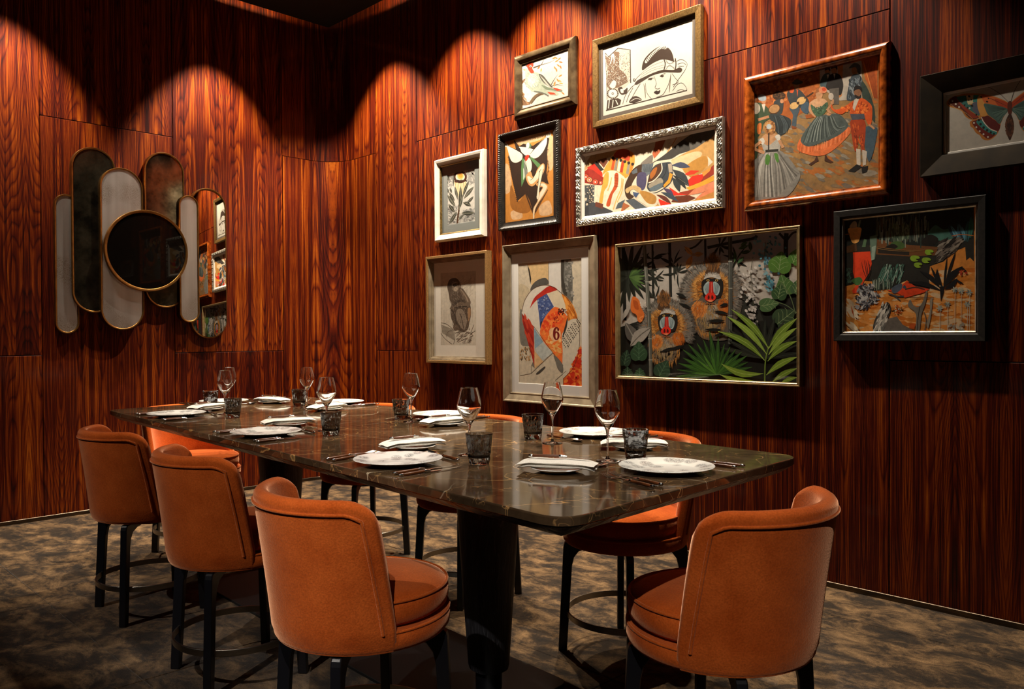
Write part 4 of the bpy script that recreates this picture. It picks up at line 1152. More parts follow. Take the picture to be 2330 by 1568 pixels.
for p_ in ([(1728, 628), (1742, 680), (1728, 742)], [(1848, 618), (1856, 680), (1846, 748)]): A.line(p_, 11, INK)
for p_ in ([(1748, 640), (1790, 678), (1850, 640)], [(1748, 738), (1790, 692), (1850, 742)]): A.line(p_, 5, INK)
for p_ in ([(1862, 650), (1900, 632), (1940, 640), (1974, 678), (1950, 745), (1890, 830), (1826, 925)], [(1875, 680), (1930, 665), (1965, 690)], [(1880, 700), (1940, 700)], [(1815, 780), (1850, 830), (1880, 870), (1820, 900)], [(1820, 962), (1870, 895), (1920, 880), (1960, 920), (1972, 955)], [(1860, 970), (1900, 950), (1945, 958)],
           [(1530, 880), (1545, 980), (1600, 1052)], [(1802, 775), (1790, 850), (1762, 925), (1716, 1002), (1650, 1030)], [(1620, 800), (1646, 880), (1634, 930), (1662, 942), (1684, 934)], [(1420, 895), (1380, 930), (1320, 1010), (1290, 1105)], [(1478, 885), (1430, 960), (1380, 1052)], [(1400, 930), (1360, 1000), (1330, 1080)],
           [(1555, 850), (1585, 828), (1620, 826)], [(1690, 806), (1715, 786), (1745, 778)], [(1610, 795), (1560, 800), (1540, 830)]): A.line(p_, 3.5, INK)
for x, y in ((1582, 838), (1706, 806)): A.blob([(x - 22, y), (x, y - 10), (x + 22, y - 4), (x + 4, y + 10)], INK)
A.blob([(1622, 980), (1648, 960), (1666, 966), (1688, 956), (1682, 984), (1652, 998)], '#2c1a12')
for p_ in ([(1512, 885), (1526, 950), (1532, 1045)], [(1802, 795), (1792, 885), (1784, 985)]): A.line(p_, 9, '#6b5b4b', taper=2)
A.ell(1413, 848, 15, 15, INK); A.ell(1413, 848, 7, 7, '#cfc9bc')
A.blob([(1358, 1082), (1390, 1032), (1440, 1020), (1492, 1055), (1440, 1078), (1400, 1092)], INK); A.line([(1375, 1075), (1430, 1045), (1480, 1055)], 6, '#cfc9bc')
A.build('print', root)

# ---------------------------------------------------------------- protea
A, root, iw, ih = art('protea', 970, 320, 6.533)
ground(A, iw, ih, '#c6c2b9')
A.scatter([(590, 400), (715, 370), (712, 640), (600, 640)], 130, ['#97958f', '#83827d', '#b0ada6'], 16, None, 2.2)
A.scatter([(285, 980), (460, 980), (470, 1280), (285, 1290)], 110, ['#8b8a86', '#a5a39d', '#6f6e6b'], 15, None, 2.4)
A.scatter([(480, 1080), (715, 1010), (712, 1230), (480, 1260)], 130, ['#8b8a86', '#a5a39d', '#6f6e6b'], 15, None, 2.4)
A.scatter([(280, 480), (400, 440), (400, 700), (285, 700)], 60, ['#97958f', '#7a7975'], 12, None, 2.2)
A.ell(520, 1200, 38, 42, '#aaa7a0'); A.line([(495, 1230), (520, 1160), (555, 1180), (550, 1230), (510, 1245)], 4, '#6a6966')
A.line([(460, 1258), (468, 1150), (484, 1040), (490, 950)], 24, '#4d3420')
GRN, RIB = '#3f4139', '#9a9684'
A.blob([(418, 590), (505, 610), (592, 580), (582, 720), (540, 805), (480, 832), (438, 760)], '#dcc9a2')
for k in range(7): A.line([(430 + k * 25, 620), (445 + k * 20, 720), (470 + k * 12, 815)], 7, ['#b9803a', '#c99a55', '#8f6a48'][k % 3], taper=1)
A.ell(504, 540, 84, 92, '#e2d2b2'); A.ell(508, 528, 48, 48, '#dba55c'); A.ell(512, 522, 30, 30, '#d8892f')
for k in range(22):
    a = 2 * math.pi * k / 22; A.ell(504 + 84 * math.cos(a), 540 + 76 * math.sin(a), 17, 24, '#3b1d10', a, up=(k % 4 == 0), n=10)
A.scatter([(425, 590), (590, 570), (590, 610), (440, 620)], 26, ['#3b1d10', '#2a140c'], 16)
for a_, b_, w_ in (((490, 1032), (510, 668), 52), ((555, 865), (708, 680), 54), ((540, 852), (638, 588), 40), ((435, 985), (314, 806), 58), ((425, 895), (344, 768), 46), ((425, 1072), (328, 942), 52), ((456, 1050), (342, 1240), 50), ((522, 1078), (714, 1072), 66), ((545, 918), (665, 972), 62), ((342, 785), (284, 678), 36), ((335, 600), (305, 490), 44), ((470, 880), (424, 676), 42), ((480, 1182), (565, 1090), 28), ((598, 930), (702, 826), 36), ((400, 690), (406, 486), 16), ((300, 600), (330, 640), 20), ((350, 700), (380, 780), 30)):
    A.leaf(a_, b_, w_, R.choice([GRN, '#494b42', '#36382f']), RIB, bend=R.uniform(-10, 10))
A.leaf((485, 1028), (540, 800), 44, '#44463d', RIB)
A.build('print', root)

# ---------------------------------------------------------------- leaping dancer
A, root, iw, ih = art('dancer', 1120, 260, 5.6)
ground(A, iw, ih, '#bd7d35')
for q in ([(300, 330), (450, 280), (640, 230), (700, 250), (600, 330), (450, 370), (350, 390)], [(150, 680), (200, 640), (240, 800), (240, 960), (160, 1000)], [(240, 1240), (360, 1230), (380, 1320), (260, 1340)], [(600, 1180), (720, 1100), (760, 1260), (620, 1290)], [(700, 330), (780, 300), (780, 640), (720, 700)]):
    A.blob(q, '#c7a27a', tex=0.9)
A.blob([(170, 350), (250, 330), (290, 400), (230, 430)], '#a86a28'); A.blob([(240, 900), (330, 1110), (430, 1010), (500, 1180), (440, 1260), (300, 1240), (230, 1150)], '#8f5a22')
DK = '#2c1d13'
A.poly([(272, 318), (345, 410), (400, 372), (430, 384), (520, 402), (560, 372), (600, 352), (650, 320), (705, 296), (728, 308), (712, 400), (698, 470), (700, 560), (704, 640), (692, 740), (704, 830), (722, 892), (690, 872), (702, 940), (668, 1020), (640, 1070), (560, 1220), (532, 1322), (518, 1250), (500, 1180), (478, 1100), (430, 1010), (320, 1108), (296, 1010), (270, 900), (248, 800), (230, 700), (214, 600), (204, 540), (230, 470), (300, 440)], DK)
A.lay += 1
for k in range(26):
    t = k / 25; x = 208 + 112 * t; y = 540 + 560 * t; A.poly([(x + 4, y), (x - 16, y + 6), (x + 8, y + 20)], DK, up=False)
    x2 = 704 - 2 * math.sin(t * 9) * 6; y2 = 440 + 440 * t; A.poly([(x2 - 4, y2), (x2 + 18, y2 + 8), (x2 - 4, y2 + 16)], DK, up=False)
    x3 = 430 + 90 * t; y3 = 1010 + 240 * t; A.poly([(x3 + 4, y3), (x3 - 14, y3 + 12), (x3 + 8, y3 + 18)], DK, up=False)
    x4 = 700 - 150 * t; y4 = 960 + 280 * t; A.poly([(x4, y4), (x4 + 16, y4 + 8), (x4 - 6, y4 + 16)], DK, up=False)
CR_ = '#d9d4c3'
A.tex = 0.35
A.blob([(188, 398), (262, 430), (370, 498), (386, 548), (362, 592), (300, 618), (250, 600), (224, 550), (202, 470)], CR_)
A.blob([(482, 502), (540, 440), (640, 332), (692, 290), (694, 370), (652, 470), (590, 542), (535, 562), (490, 542)], CR_)
A.blob([(150, 372), (175, 360), (200, 392), (180, 416), (156, 408)], CR_); A.blob([(684, 296), (700, 252), (736, 224), (752, 256), (722, 292)], CR_)
for p_ in ([(150, 392), (172, 400)], [(156, 376), (180, 388)], [(720, 240), (734, 258)], [(712, 262), (730, 276)]): A.line(p_, 3, DK, curve=False)
A.poly([(340, 414), (430, 420), (524, 446), (476, 522), (420, 524), (372, 482)], CR_)
A.ell(464, 400, 35, 36, '#55704f'); A.blob([(430, 400), (446, 366), (470, 366), (474, 400), (464, 430), (440, 426)], '#cfd5c4')
A.poly([(380, 556), (412, 572), (452, 742), (372, 926), (368, 700)], '#4d7848'); A.poly([(400, 580), (452, 742), (420, 806), (404, 700)], '#6f726c'); A.poly([(396, 680), (408, 720), (414, 800), (396, 840)], '#cfd5c4')
A.poly([(468, 544), (512, 552), (618, 642), (586, 688)], '#4d7848')
A.blob([(412, 584), (470, 556), (502, 620), (496, 712), (450, 752), (438, 680)], '#d6d0bf')
A.blob([(412, 562), (440, 520), (468, 522), (462, 556), (432, 598)], '#cc301a')
A.blob([(428, 806), (450, 752), (492, 730), (524, 800), (580, 692), (640, 628), (668, 650), (662, 722), (622, 800), (560, 882), (510, 918), (460, 892)], '#c08f58')
A.blob([(446, 800), (470, 790), (520, 812), (590, 700), (640, 640), (656, 660), (648, 720), (600, 800), (545, 860), (500, 890), (470, 870)], '#d8ccb2')
A.blob([(560, 884), (640, 860), (702, 902), (704, 952), (652, 1042), (592, 1132), (548, 1222), (536, 1334), (518, 1322), (524, 1200), (572, 1112), (602, 1000), (640, 930), (590, 930)], '#c08f58')
A.blob([(600, 900), (650, 880), (694, 912), (690, 950), (640, 1040), (580, 1130), (540, 1222), (534, 1330), (522, 1318), (530, 1204), (580, 1112), (612, 1000), (650, 930)], '#d8ccb2')
A.blob([(596, 720), (652, 690), (634, 800), (604, 920), (592, 1060), (574, 1084), (566, 1040), (586, 900)], '#d8ccb2')
for p_ in ([(186, 398), (280, 440), (420, 524)], [(480, 508), (560, 420), (690, 290)], [(600, 722), (588, 860), (566, 1040)], [(650, 700), (628, 820), (600, 960)], [(486, 842), (520, 812), (560, 740)], [(620, 700), (600, 740)], [(640, 936), (606, 990)], [(412, 560), (440, 680), (450, 750)], [(350, 430), (372, 490)]): A.line(p_, 5, '#1d130d')
A.build('print', root)

# ---------------------------------------------------------------- monkey drawing
A, root, iw, ih = art('monkey', 950, 560, 5.6)
A.tex = 0.15; A.g = 1.4; ground(A, iw, ih, '#c9c2b6')
A.poly([(294, 346), (745, 316), (746, 1266), (296, 1262)], '#b1a899', tex=0.6)
A.lay += 1
for k in range(90):
    x = R.uniform(300, 740); y = R.uniform(340, 900); l_ = R.uniform(60, 220)
    A.line([(x, y), (x + R.uniform(-6, 6), min(1000, y + l_))], 2.2, R.choice(['#9c9384', '#8d8475', '#a49b8c']), up=False)
for k in range(60):
    x = R.uniform(540, 720); y = R.uniform(380, 620); A.line([(x, y), (x - 50, y + 46)], 2.4, '#897f70', up=False)
SEP = '#4b3e33'
A.blob([(395, 450), (430, 415), (490, 410), (525, 438), (545, 490), (562, 540), (612, 590), (652, 680), (676, 770), (682, 870), (664, 960), (640, 1062), (580, 1092), (510, 1072), (455, 1050), (460, 990), (430, 920), (420, 820), (432, 740), (410, 680), (396, 600), (380, 520)], SEP)
A.blob([(436, 486), (470, 458), (508, 470), (524, 530), (506, 582), (468, 580), (446, 540)], '#7a6a5a'); A.blob([(452, 500), (478, 474), (508, 482), (506, 510), (470, 520)], '#332a22')
A.ell(466, 492, 12, 9, '#1c1612'); A.ell(500, 488, 11, 9, '#1c1612'); A.blob([(470, 540), (490, 512), (512, 540), (500, 576), (474, 574)], '#9a8a78'); A.line([(468, 574), (492, 582), (514, 568)], 5, '#2a211a'); A.ell(540, 505, 16, 26, '#6a5a4b')
A.line([(548, 552), (610, 640), (650, 716), (620, 756), (540, 742), (462, 770), (436, 812)], 58, '#5f5042'); A.line([(560, 560), (620, 650), (644, 714)], 12, '#8a7967')
A.line([(600, 708), (530, 700), (450, 760)], 30, '#3a2f27'); A.line([(630, 770), (540, 774), (470, 790)], 12, '#2a211b')
A.blob([(498, 820), (560, 802), (612, 880), (626, 980), (590, 1064), (530, 1000), (490, 900)], '#77695b'); A.blob([(640, 800), (672, 790), (676, 880), (650, 960), (640, 880)], '#8a6a4c')
A.line([(436, 800), (470, 870), (490, 950), (500, 1010)], 20, '#3a2f27'); A.line([(545, 860), (570, 960), (590, 1060)], 8, '#332921'); A.blob([(455, 1040), (480, 1000), (515, 1020), (530, 1060), (480, 1080)], '#5a4b3e')
A.fur(530, 760, 20, 300, 480, ['#2c231c', '#6f6052', '#85766a', '#3a3028'], 26, 3, 0, 360, 1.0, flow=lambda x, y: 1.4 if 400 < x < 660 else 1.2) if False else None
A.lay += 1
for k in range(420):
    y = R.uniform(430, 1060); cxm = 470 + (y - 420) * 0.12; hw = 60 + 60 * min(1, (y - 420) / 260); x = R.uniform(cxm - hw * 0.8, cxm + hw)
    an = 1.2 + R.uniform(-0.4, 0.4); l_ = R.uniform(12, 34)
    A.line([(x, y), (x + l_ * math.cos(an), y + l_ * math.sin(an))], 2.6, R.choice(['#2a211a', '#6f6052', '#8a7b6c', '#3a3028']), up=(k % 140 == 0))
for p_ in ([(298, 978), (360, 990), (420, 1030), (470, 1080)], [(298, 1110), (350, 1180), (440, 1250)], [(470, 1090), (476, 1180), (460, 1250)], [(560, 1096), (640, 1094), (710, 1140)], [(480, 1110), (540, 1085), (560, 1095)], [(370, 1160), (390, 1090), (440, 1080)], [(680, 1100), (720, 1000)], [(690, 1110), (735, 1080)]): A.line(p_, 4.5, '#3a3028')
A.lay += 1
for k in range(26):
    t = k / 25; A.line([(305 + 150 * t, 1000 + 60 * t), (300 + 150 * t + 20, 1110 + 90 * t)], 3, '#5b5043', up=False)
for k in range(70):
    x = R.uniform(480, 680); y = R.uniform(1110, 1250); A.line([(x, y), (x + 30, y - 22)], 3, R.choice(['#5b5043', '#3a3028']), up=False)
A.build('print', root)

# ---------------------------------------------------------------- abstract with numeral
A, root, iw, ih = art('six', 1130, 520, 3.733)
A.tex = 0.8; A.g = 1.25; ground(A, iw, ih, '#bdb29d')
A.poly([(262, 300), (442, 285), (442, 480), (296, 480)], '#c4a678'); A.blob([(190, 480), (280, 520), (250, 640), (190, 700)], '#b3a58a')
A.poly([(441, 288), (545, 266), (549, 545), (441, 486)], '#c9c5be', tex=0.3)
A.poly([(546, 264), (632, 258), (640, 340), (646, 440), (644, 640), (600, 610), (556, 540)], '#66655f'); A.blob([(548, 268), (576, 268), (570, 420), (600, 560), (575, 560), (550, 480)], '#37352f')
A.scatter([(580, 280), (640, 270), (645, 620), (590, 520)], 60, ['#7d7c76', '#54534e', '#8f8d86'], 14)
A.poly([(262, 306), (280, 350), (294, 430), (288, 476)], '#25201b')
A.blob([(285, 525), (310, 470), (360, 432), (420, 422), (442, 470), (380, 492), (320, 520)], '#4e4b46')
A.blob([(200, 690), (240, 760), (240, 880), (290, 980), (250, 1000), (200, 960)], '#6f6b62')
A.blob([(214, 706), (238, 612), (300, 522), (380, 484), (460, 488), (540, 540), (592, 640), (602, 760), (560, 900), (470, 1060), (380, 930), (310, 850), (232, 742)], '#c8c1b4', tex=0.4)
A.blob([(282, 680), (318, 592), (380, 536), (450, 488), (516, 520), (430, 556), (352, 600), (304, 648)], '#ab281b', n=4)
A.poly([(344, 602), (426, 553), (486, 664), (400, 772), (371, 852), (360, 740)], '#3d4f82'); A.scatter([(350, 605), (425, 560), (470, 660), (372, 800)], 50, ['#5d6f9e', '#2c3a66', '#7d89a8'], 10)
A.poly([(372, 800), (388, 780), (376, 850)], '#1c1a1c')
A.poly([(425, 553), (516, 523), (580, 600), (596, 700), (500, 668)], '#cdbfa4', tex=0.4)
A.blob([(553, 552), (612, 600), (662, 680), (684, 772), (612, 792), (598, 700), (574, 620)], '#cc7a2a')
A.scatter([(570, 580), (640, 660), (680, 770), (605, 780)], 50, ['#dd9440', '#b5621c'], 12, 1.2, 2.4)
A.blob([(372, 850), (400, 772), (450, 702), (500, 666), (560, 700), (600, 760), (574, 860), (552, 916), (560, 1030), (566, 1164), (470, 1052), (400, 962), (371, 905)], '#dd6a2c', n=4)
A.scatter([(390, 790), (540, 690), (585, 780), (400, 900)], 70, ['#cf3c1a', '#e2803a', '#d9501f'], 20)
A.scatter([(400, 900), (540, 880), (560, 1120), (470, 1040)], 50, ['#e0a35a', '#d98038', '#e6b878'], 18)
A.blob([(450, 860), (500, 840), (540, 870), (540, 930), (490, 960), (455, 920)], '#ddb083')
A.blob([(603, 792), (684, 770), (702, 880), (697, 1040), (652, 1182), (566, 1276), (566, 930), (590, 860)], '#c4bba9', tex=0.5)
A.blob([(560, 915), (600, 760), (598, 830), (575, 900)], '#2f2c28')
A.poly([(716, 985), (725, 1350), (563, 1340), (566, 1276), (652, 1182), (697, 1056)], '#cc5a20'); A.scatter([(690, 1080), (720, 1000), (722, 1340), (570, 1330)], 110, ['#c22f14', '#dd7a30', '#b5240f'], 20)
A.poly([(214, 725), (316, 832), (321, 1170), (286, 1040), (246, 900)], '#9e2417'); A.scatter([(225, 750), (312, 840), (318, 1130), (250, 880)], 30, ['#8a1c12', '#b53a22'], 16, 1.3, 3)
A.poly([(316, 842), (396, 962), (326, 1022)], '#7f98a8'); A.poly([(326, 1022), (396, 962), (478, 1056), (392, 1124), (340, 1060)], '#aab0ac'); A.poly([(321, 1040), (396, 1130), (322, 1192)], '#cba678')
for p_ in ([(292, 1232), (478, 1056)], [(200, 1250), (292, 1232), (296, 1160)], [(478, 1056), (566, 1164)], [(316, 832), (478, 1056)], [(500, 1290), (590, 1210)], [(566, 1276), (566, 1340)], [(441, 290), (441, 484)], [(549, 268), (551, 550)]): A.line(p_, 3, '#3c342b', curve=False)
A.line([(216, 706), (238, 612), (300, 522), (380, 484), (460, 488), (540, 540), (620, 620), (684, 772), (704, 880), (697, 1040), (652, 1182), (566, 1276)], 3.5, '#4a2a1c')
A.blob([(484, 1078), (520, 1100), (562, 1160), (562, 1226), (522, 1196), (500, 1130)], '#6b675f'); A.blob([(336, 1232), (400, 1176), (412, 1184), (360, 1234)], '#3f3b36')
A.poly([(296, 1160), (310, 1130), (324, 1184)], '#6b675f')
A.lay += 1
for i in range(13):
    for j in range(6):
        v = i / 12; x = 572 + 128 * v + (j - 2.5) * 9 + (i % 2) * 4; y = 985 - 195 * v + (j - 2.5) * 14
        if abs(j - 2.5) > 1.2 + 2.2 * math.sin(math.pi * (0.15 + 0.8 * v)): continue
        A.ell(x + R.uniform(-2, 2), y + R.uniform(-2, 2), 4.2, 5.2, '#191614', 0, False, 8)
for k in range(40):
    x = R.uniform(520, 592); y = R.uniform(680, 735); A.ell(x, y, 5, 5, R.choice(['#5c1a12', '#3a120c']), 0, False, 7)
for k in range(24):
    x = R.uniform(480, 525); y = R.uniform(750, 800); A.ell(x, y, 3.5, 4.5, '#8f1f10', 0, False, 7)
for k in range(50):
    x = R.uniform(195, 290); y = R.uniform(1000, 1110) ; A.leaf((x, y), (x + 5, y + 22), 8, R.choice(['#6f5a3f', '#b58a58', '#4f4332']), up=False)
RD = '#6a130f'
A.tex = 0.1
A.ell(508, 910, 27, 37, RD, n=28); A.blob([(481, 912), (481, 870), (492, 846), (512, 837), (529, 850), (531, 866), (524, 872), (516, 866), (514, 850), (505, 853), (500, 876), (500, 908)], RD); A.ell(508.5, 912, 8.5, 26, '#ddb083', n=22)
A.build('print', root)
# ---------------------------------------------------------------- orange and slate abstract
A, root, iw, ih = art('ethnic', 1290, 250, 5.6)
A.tex = 0.7; ground(A, iw, ih, '#cbbfa8')
SL, BR, TN, OR_, RD_ = '#474a4d', '#4a2c18', '#ad864f', '#d98a35', '#d62a17'
A.poly([(318, 562), (600, 498), (664, 496), (560, 600), (432, 640), (332, 700), (206, 790), (258, 650)], '#a98a5e')
A.poly([(205, 800), (340, 690), (440, 790), (472, 880), (440, 962), (330, 952), (205, 925)], '#8c2416'); A.poly([(250, 742), (345, 684), (452, 800), (456, 862), (330, 762)], RD_); A.poly([(344, 682), (376, 650), (472, 762), (430, 784)], '#2c2826'); A.poly([(388, 642), (502, 608), (522, 662), (470, 742)], '#6b3a26')
A.blob([(458, 832), (480, 742), (558, 622), (640, 512), (722, 494), (802, 520), (858, 572), (862, 682), (822, 782), (742, 872), (622, 784), (520, 784)], OR_)
A.blob([(598, 590), (640, 520), (700, 498), (780, 512), (806, 560), (790, 650), (700, 620)], '#ab3c1e')
for i, c in enumerate(['#b5481f', '#7d7468', '#d9cbb0', '#a8381e', '#dd9a3a', '#857c6c', '#c9752a']):
    x = 560 + i * 38; A.poly([(x, 760 + i * 10), (x + 30, 600 + i * 14), (x + 60, 604 + i * 14), (x + 34, 768 + i * 12)], c)
for i in range(6): A.blob([(570 + i * 50, 600 + i * 16), (600 + i * 50, 594 + i * 16), (604 + i * 50, 622 + i * 16), (576 + i * 50, 632 + i * 16)], '#26211e')
A.blob([(452, 842), (520, 782), (620, 778), (700, 830), (740, 880), (720, 1000), (650, 1180), (560, 1290), (470, 1280), (500, 1080), (540, 900), (480, 860)], '#cfc4ae')
A.blob([(480, 822), (532, 800), (522, 960), (474, 1040), (452, 1190), (410, 1182), (440, 1000)], '#d8943f', n=3); A.blob([(608, 820), (654, 818), (644, 980), (582, 1080), (548, 1222), (500, 1216), (540, 1090), (602, 960)], '#a8461f', n=3)
for k in range(8): A.line([(604, 840 + k * 20), (656, 836 + k * 20)], 3.5, '#5c2410', up=False)
for p_ in ([(700, 870), (690, 1000), (640, 1120), (590, 1270)], [(570, 860), (550, 950), (520, 1030)], [(718, 880), (700, 1040), (640, 1180)]): A.line(p_, 14, '#d2a05e')
A.poly([(204, 962), (352, 960), (346, 1190), (300, 1252), (204, 1266)], SL); A.lay += 1
for k in range(34): A.ell(R.uniform(212, 340), R.uniform(985, 1240), R.uniform(8, 16), R.uniform(9, 16), R.choice(['#c9bda6', '#9c9284', '#25211f', '#6b5a4c']), 0, False, 10)
for k in range(9): A.ell(300 + 16 * math.sin(k * 2), 970 + k * 26, 17, 19, '#1d1917', 0, True, 12); A.ell(300 + 16 * math.sin(k * 2), 970 + k * 26, 9, 11, '#a89c88', 0, True, 10)
for x, y, r_ in ((242, 856, 34), (285, 892, 32), (362, 920, 34), (430, 930, 24)):
    A.ell(x, y, r_ + 5, r_ + 5, '#2a1512'); A.ell(x, y, r_, r_, R.choice(['#d2a06a', '#cf5a3a'])); A.ell(x, y, r_ * 0.62, r_ * 0.66, '#b32318'); A.ell(x, y, r_ * 0.32, r_ * 0.34, '#cfc4ae')
A.poly([(204, 1262), (330, 1172), (470, 1240), (582, 1290), (582, 1328), (204, 1388)], '#38393c'); A.poly([(364, 1170), (462, 1200), (456, 1262), (358, 1230)], '#5f3020')
A.blob([(736, 980), (762, 900), (830, 770), (920, 702), (1044, 680), (1066, 760), (980, 792), (882, 852), (834, 960), (806, 1060), (854, 1104), (790, 1142), (744, 1080)], '#3d2919', n=4)
A.blob([(880, 860), (980, 800), (1020, 860), (1010, 1000), (1080, 1060), (980, 1060), (880, 1000), (820, 980)], '#cfc4ae')
A.poly([(958, 692), (1104, 680), (1084, 792), (1010, 852), (950, 780)], '#5a6268'); A.lay += 1
for k in range(9): A.line([(960 + k * 16, 694), (985 + k * 10, 790)], 4, '#2c2f33', up=False)
A.poly([(820, 790), (890, 740), (900, 800), (840, 820)], '#545c62')
A.blob([(905, 812), (1000, 800), (1014, 900), (992, 1002), (944, 1024), (888, 950)], '#47425e')
A.blob([(1028, 922), (1060, 800), (1130, 702), (1260, 668), (1334, 680), (1352, 800), (1342, 902), (1260, 992), (1122, 1062), (1028, 1012)], '#343a40')
A.blob([(1036, 902), (1108, 742), (1200, 690), (1214, 772), (1142, 902), (1060, 942)], BR); A.blob([(1060, 820), (1110, 745), (1150, 740), (1120, 830), (1070, 880)], '#9c5a22')
A.line([(1040, 930), (1100, 905), (1160, 850), (1210, 770), (1206, 682)], 12, '#d6ccb8'); A.line([(1140, 920), (1210, 870), (1260, 790), (1270, 680)], 10, '#22262a')
A.poly([(1288, 690), (1336, 682), (1346, 790), (1300, 800)], '#9c9080'); A.poly([(1308, 802), (1352, 820), (1312, 930), (1240, 992), (1228, 962), (1290, 890)], '#d98c2c')
A.blob([(1036, 966), (1150, 882), (1204, 872), (1222, 930), (1100, 1014)], '#8c8474'); A.blob([(1050, 1010), (1130, 960), (1220, 930), (1200, 1000), (1110, 1045)], '#55626a')
A.line([(1060, 1050), (1140, 1040), (1230, 990)], 16, '#cfc4ae')
A.poly([(1330, 642), (1560, 520), (1740, 420), (1872, 320), (1872, 712), (1800, 762), (1600, 862), (1480, 762)], '#b58a50'); A.blob([(1340, 642), (1600, 540), (1712, 540), (1700, 600), (1560, 690), (1480, 742), (1400, 720)], '#cbb188')
A.poly([(1110, 640), (1240, 600), (1340, 470), (1440, 330), (1400, 330), (1280, 360), (1200, 520)], '#d0c5ae'); A.line([(1240, 600), (1340, 450), (1410, 330)], 12, '#c08a4c')
A.blob([(1480, 762), (1560, 680), (1700, 600), (1780, 600), (1790, 700), (1700, 800), (1600, 862), (1540, 830)], '#ae7c36')
A.poly([(1130, 390), (1262, 362), (1202, 520), (1112, 622), (1088, 560), (1120, 470)], '#a65634'); A.blob([(940, 692), (1000, 630), (1088, 572), (1092, 650), (1060, 680)], '#6d665e')
A.blob([(1066, 692), (1200, 602), (1330, 502), (1450, 402), (1620, 290), (1722, 258), (1870, 236), (1868, 330), (1742, 420), (1640, 490), (1560, 522), (1432, 562), (1330, 622), (1200, 642), (1110, 660)], '#54504a', n=4)
A.blob([(1070, 690), (1200, 604), (1330, 504), (1450, 402), (1510, 392), (1560, 460), (1556, 520), (1432, 560), (1330, 620), (1200, 640), (1110, 660)], '#35322f', n=4)
A.poly([(1790, 590), (1860, 664), (1800, 722), (1800, 650)], '#cfc4ae')
A.poly([(1500, 820), (1580, 770), (1690, 776), (1620, 820), (1540, 836)], '#c93418')
A.poly([(1540, 902), (1600, 842), (1764, 812), (1702, 922), (1558, 974)], RD_); A.poly([(1700, 922), (1800, 760), (1872, 700), (1872, 822), (1742, 902)], '#8f301c'); A.poly([(1720, 800), (1840, 730), (1820, 780), (1740, 850)], '#dd8a3a')
A.poly([(1518, 992), (1702, 922), (1872, 832), (1872, 902), (1702, 984), (1560, 1024)], '#d9982f'); A.poly([(1538, 1092), (1622, 1010), (1872, 908), (1872, 992), (1702, 1062)], '#cf7d5c'); A.poly([(1630, 1140), (1720, 1060), (1872, 985), (1872, 1050), (1740, 1110)], '#d27a55')
A.poly([(1400, 1080), (1540, 1090), (1622, 1010), (1560, 1024), (1440, 1050)], '#8c3420')
A.poly([(1330, 1172), (1380, 1100), (1560, 1090), (1642, 1122), (1502, 1192)], '#5f2c16'); A.poly([(1500, 1200), (1642, 1142), (1872, 1042), (1872, 1150)], '#b57a3a'); A.poly([(1160, 1130), (1334, 1202), (1200, 1236)], RD_); A.poly([(1298, 982), (1422, 1062), (1542, 1084), (1362, 1092)], RD_)
for a_, b_, w_, c in (((1338, 706), (1572, 730), 74, '#3c4258'), ((1348, 760), (1556, 972), 110, '#30363a'), ((1342, 862), (1436, 1044), 84, '#2c3236'), ((1228, 1000), (1362, 1112), 60, '#473a56'), ((1140, 1080), (1330, 1200), 52, '#5c2c22'), ((1200, 1050), (1420, 1170), 60, '#33404c'), ((1350, 830), (1520, 1010), 60, '#22272a')):
    A.leaf(a_, b_, w_, c, bend=-16)
A.line([(1420, 870), (1560, 970)], 16, '#cfc4ae', taper=2)
A.blob([(748, 1012), (850, 962), (942, 1000), (932, 1064), (842, 1010), (772, 1064)], '#b59a6a'); A.poly([(840, 1045), (920, 1060), (880, 1120), (850, 1090)], '#3f5070')
A.blob([(888, 1132), (960, 1070), (1060, 1080), (1164, 1108), (1152, 1200), (1080, 1252), (980, 1200)], '#cfc4ae'); A.blob([(930, 1042), (1000, 1036), (1132, 1100), (1122, 1192), (1032, 1190), (962, 1112)], '#a87a3a')
A.poly([(748, 1152), (852, 1130), (1000, 1232), (1082, 1260), (900, 1292)], '#4a5258'); A.poly([(620, 1262), (650, 1190), (742, 1140), (702, 1242)], '#4a5258'); A.poly([(720, 1180), (802, 1222), (680, 1312)], '#9c5a34'); A.poly([(1080, 1252), (1160, 1200), (1200, 1236)], '#b58a50')
A.build('print', root)

# ---------------------------------------------------------------- costumed dancers
A, root, iw, ih = art('spanish', 1670, 70, 3.647)
A.tex = 1.0; A.g = 1.3; ground(A, iw, ih, '#8d6c42')
SK = '#b58560'
A.scatter([(160, 800), (1180, 560), (1190, 1280), (160, 1420)], 420, ['#8a6a44', '#6f6558', '#9c7442', '#7d6a50', '#a5622c', '#8f8676'], 26, 0.3, 1.6)
A.poly([(130, 440), (712, 300), (706, 520), (640, 640), (430, 760), (140, 640)], '#974f1d'); A.scatter([(150, 460), (705, 330), (690, 560), (200, 640)], 220, ['#a85c24', '#7a3c14', '#b06a34', '#8c4416'], 16)
A.poly([(708, 300), (1062, 240), (1062, 560), (880, 580), (720, 470)], '#a9a095'); A.poly([(860, 285), (905, 278), (895, 540), (870, 560)], '#b5743f')
A.poly([(1056, 240), (1190, 205), (1192, 580), (1140, 500), (1090, 400)], '#b2561f'); A.lay += 1
for k in range(7): A.line([(1070 + k * 16, 250), (1110 + k * 10, 380), (1160 + k * 5, 560)], 6, R.choice(['#d0803c', '#8f3f14']), up=False)
A.poly([(140, 470), (210, 450), (150, 540)], '#c0692a')
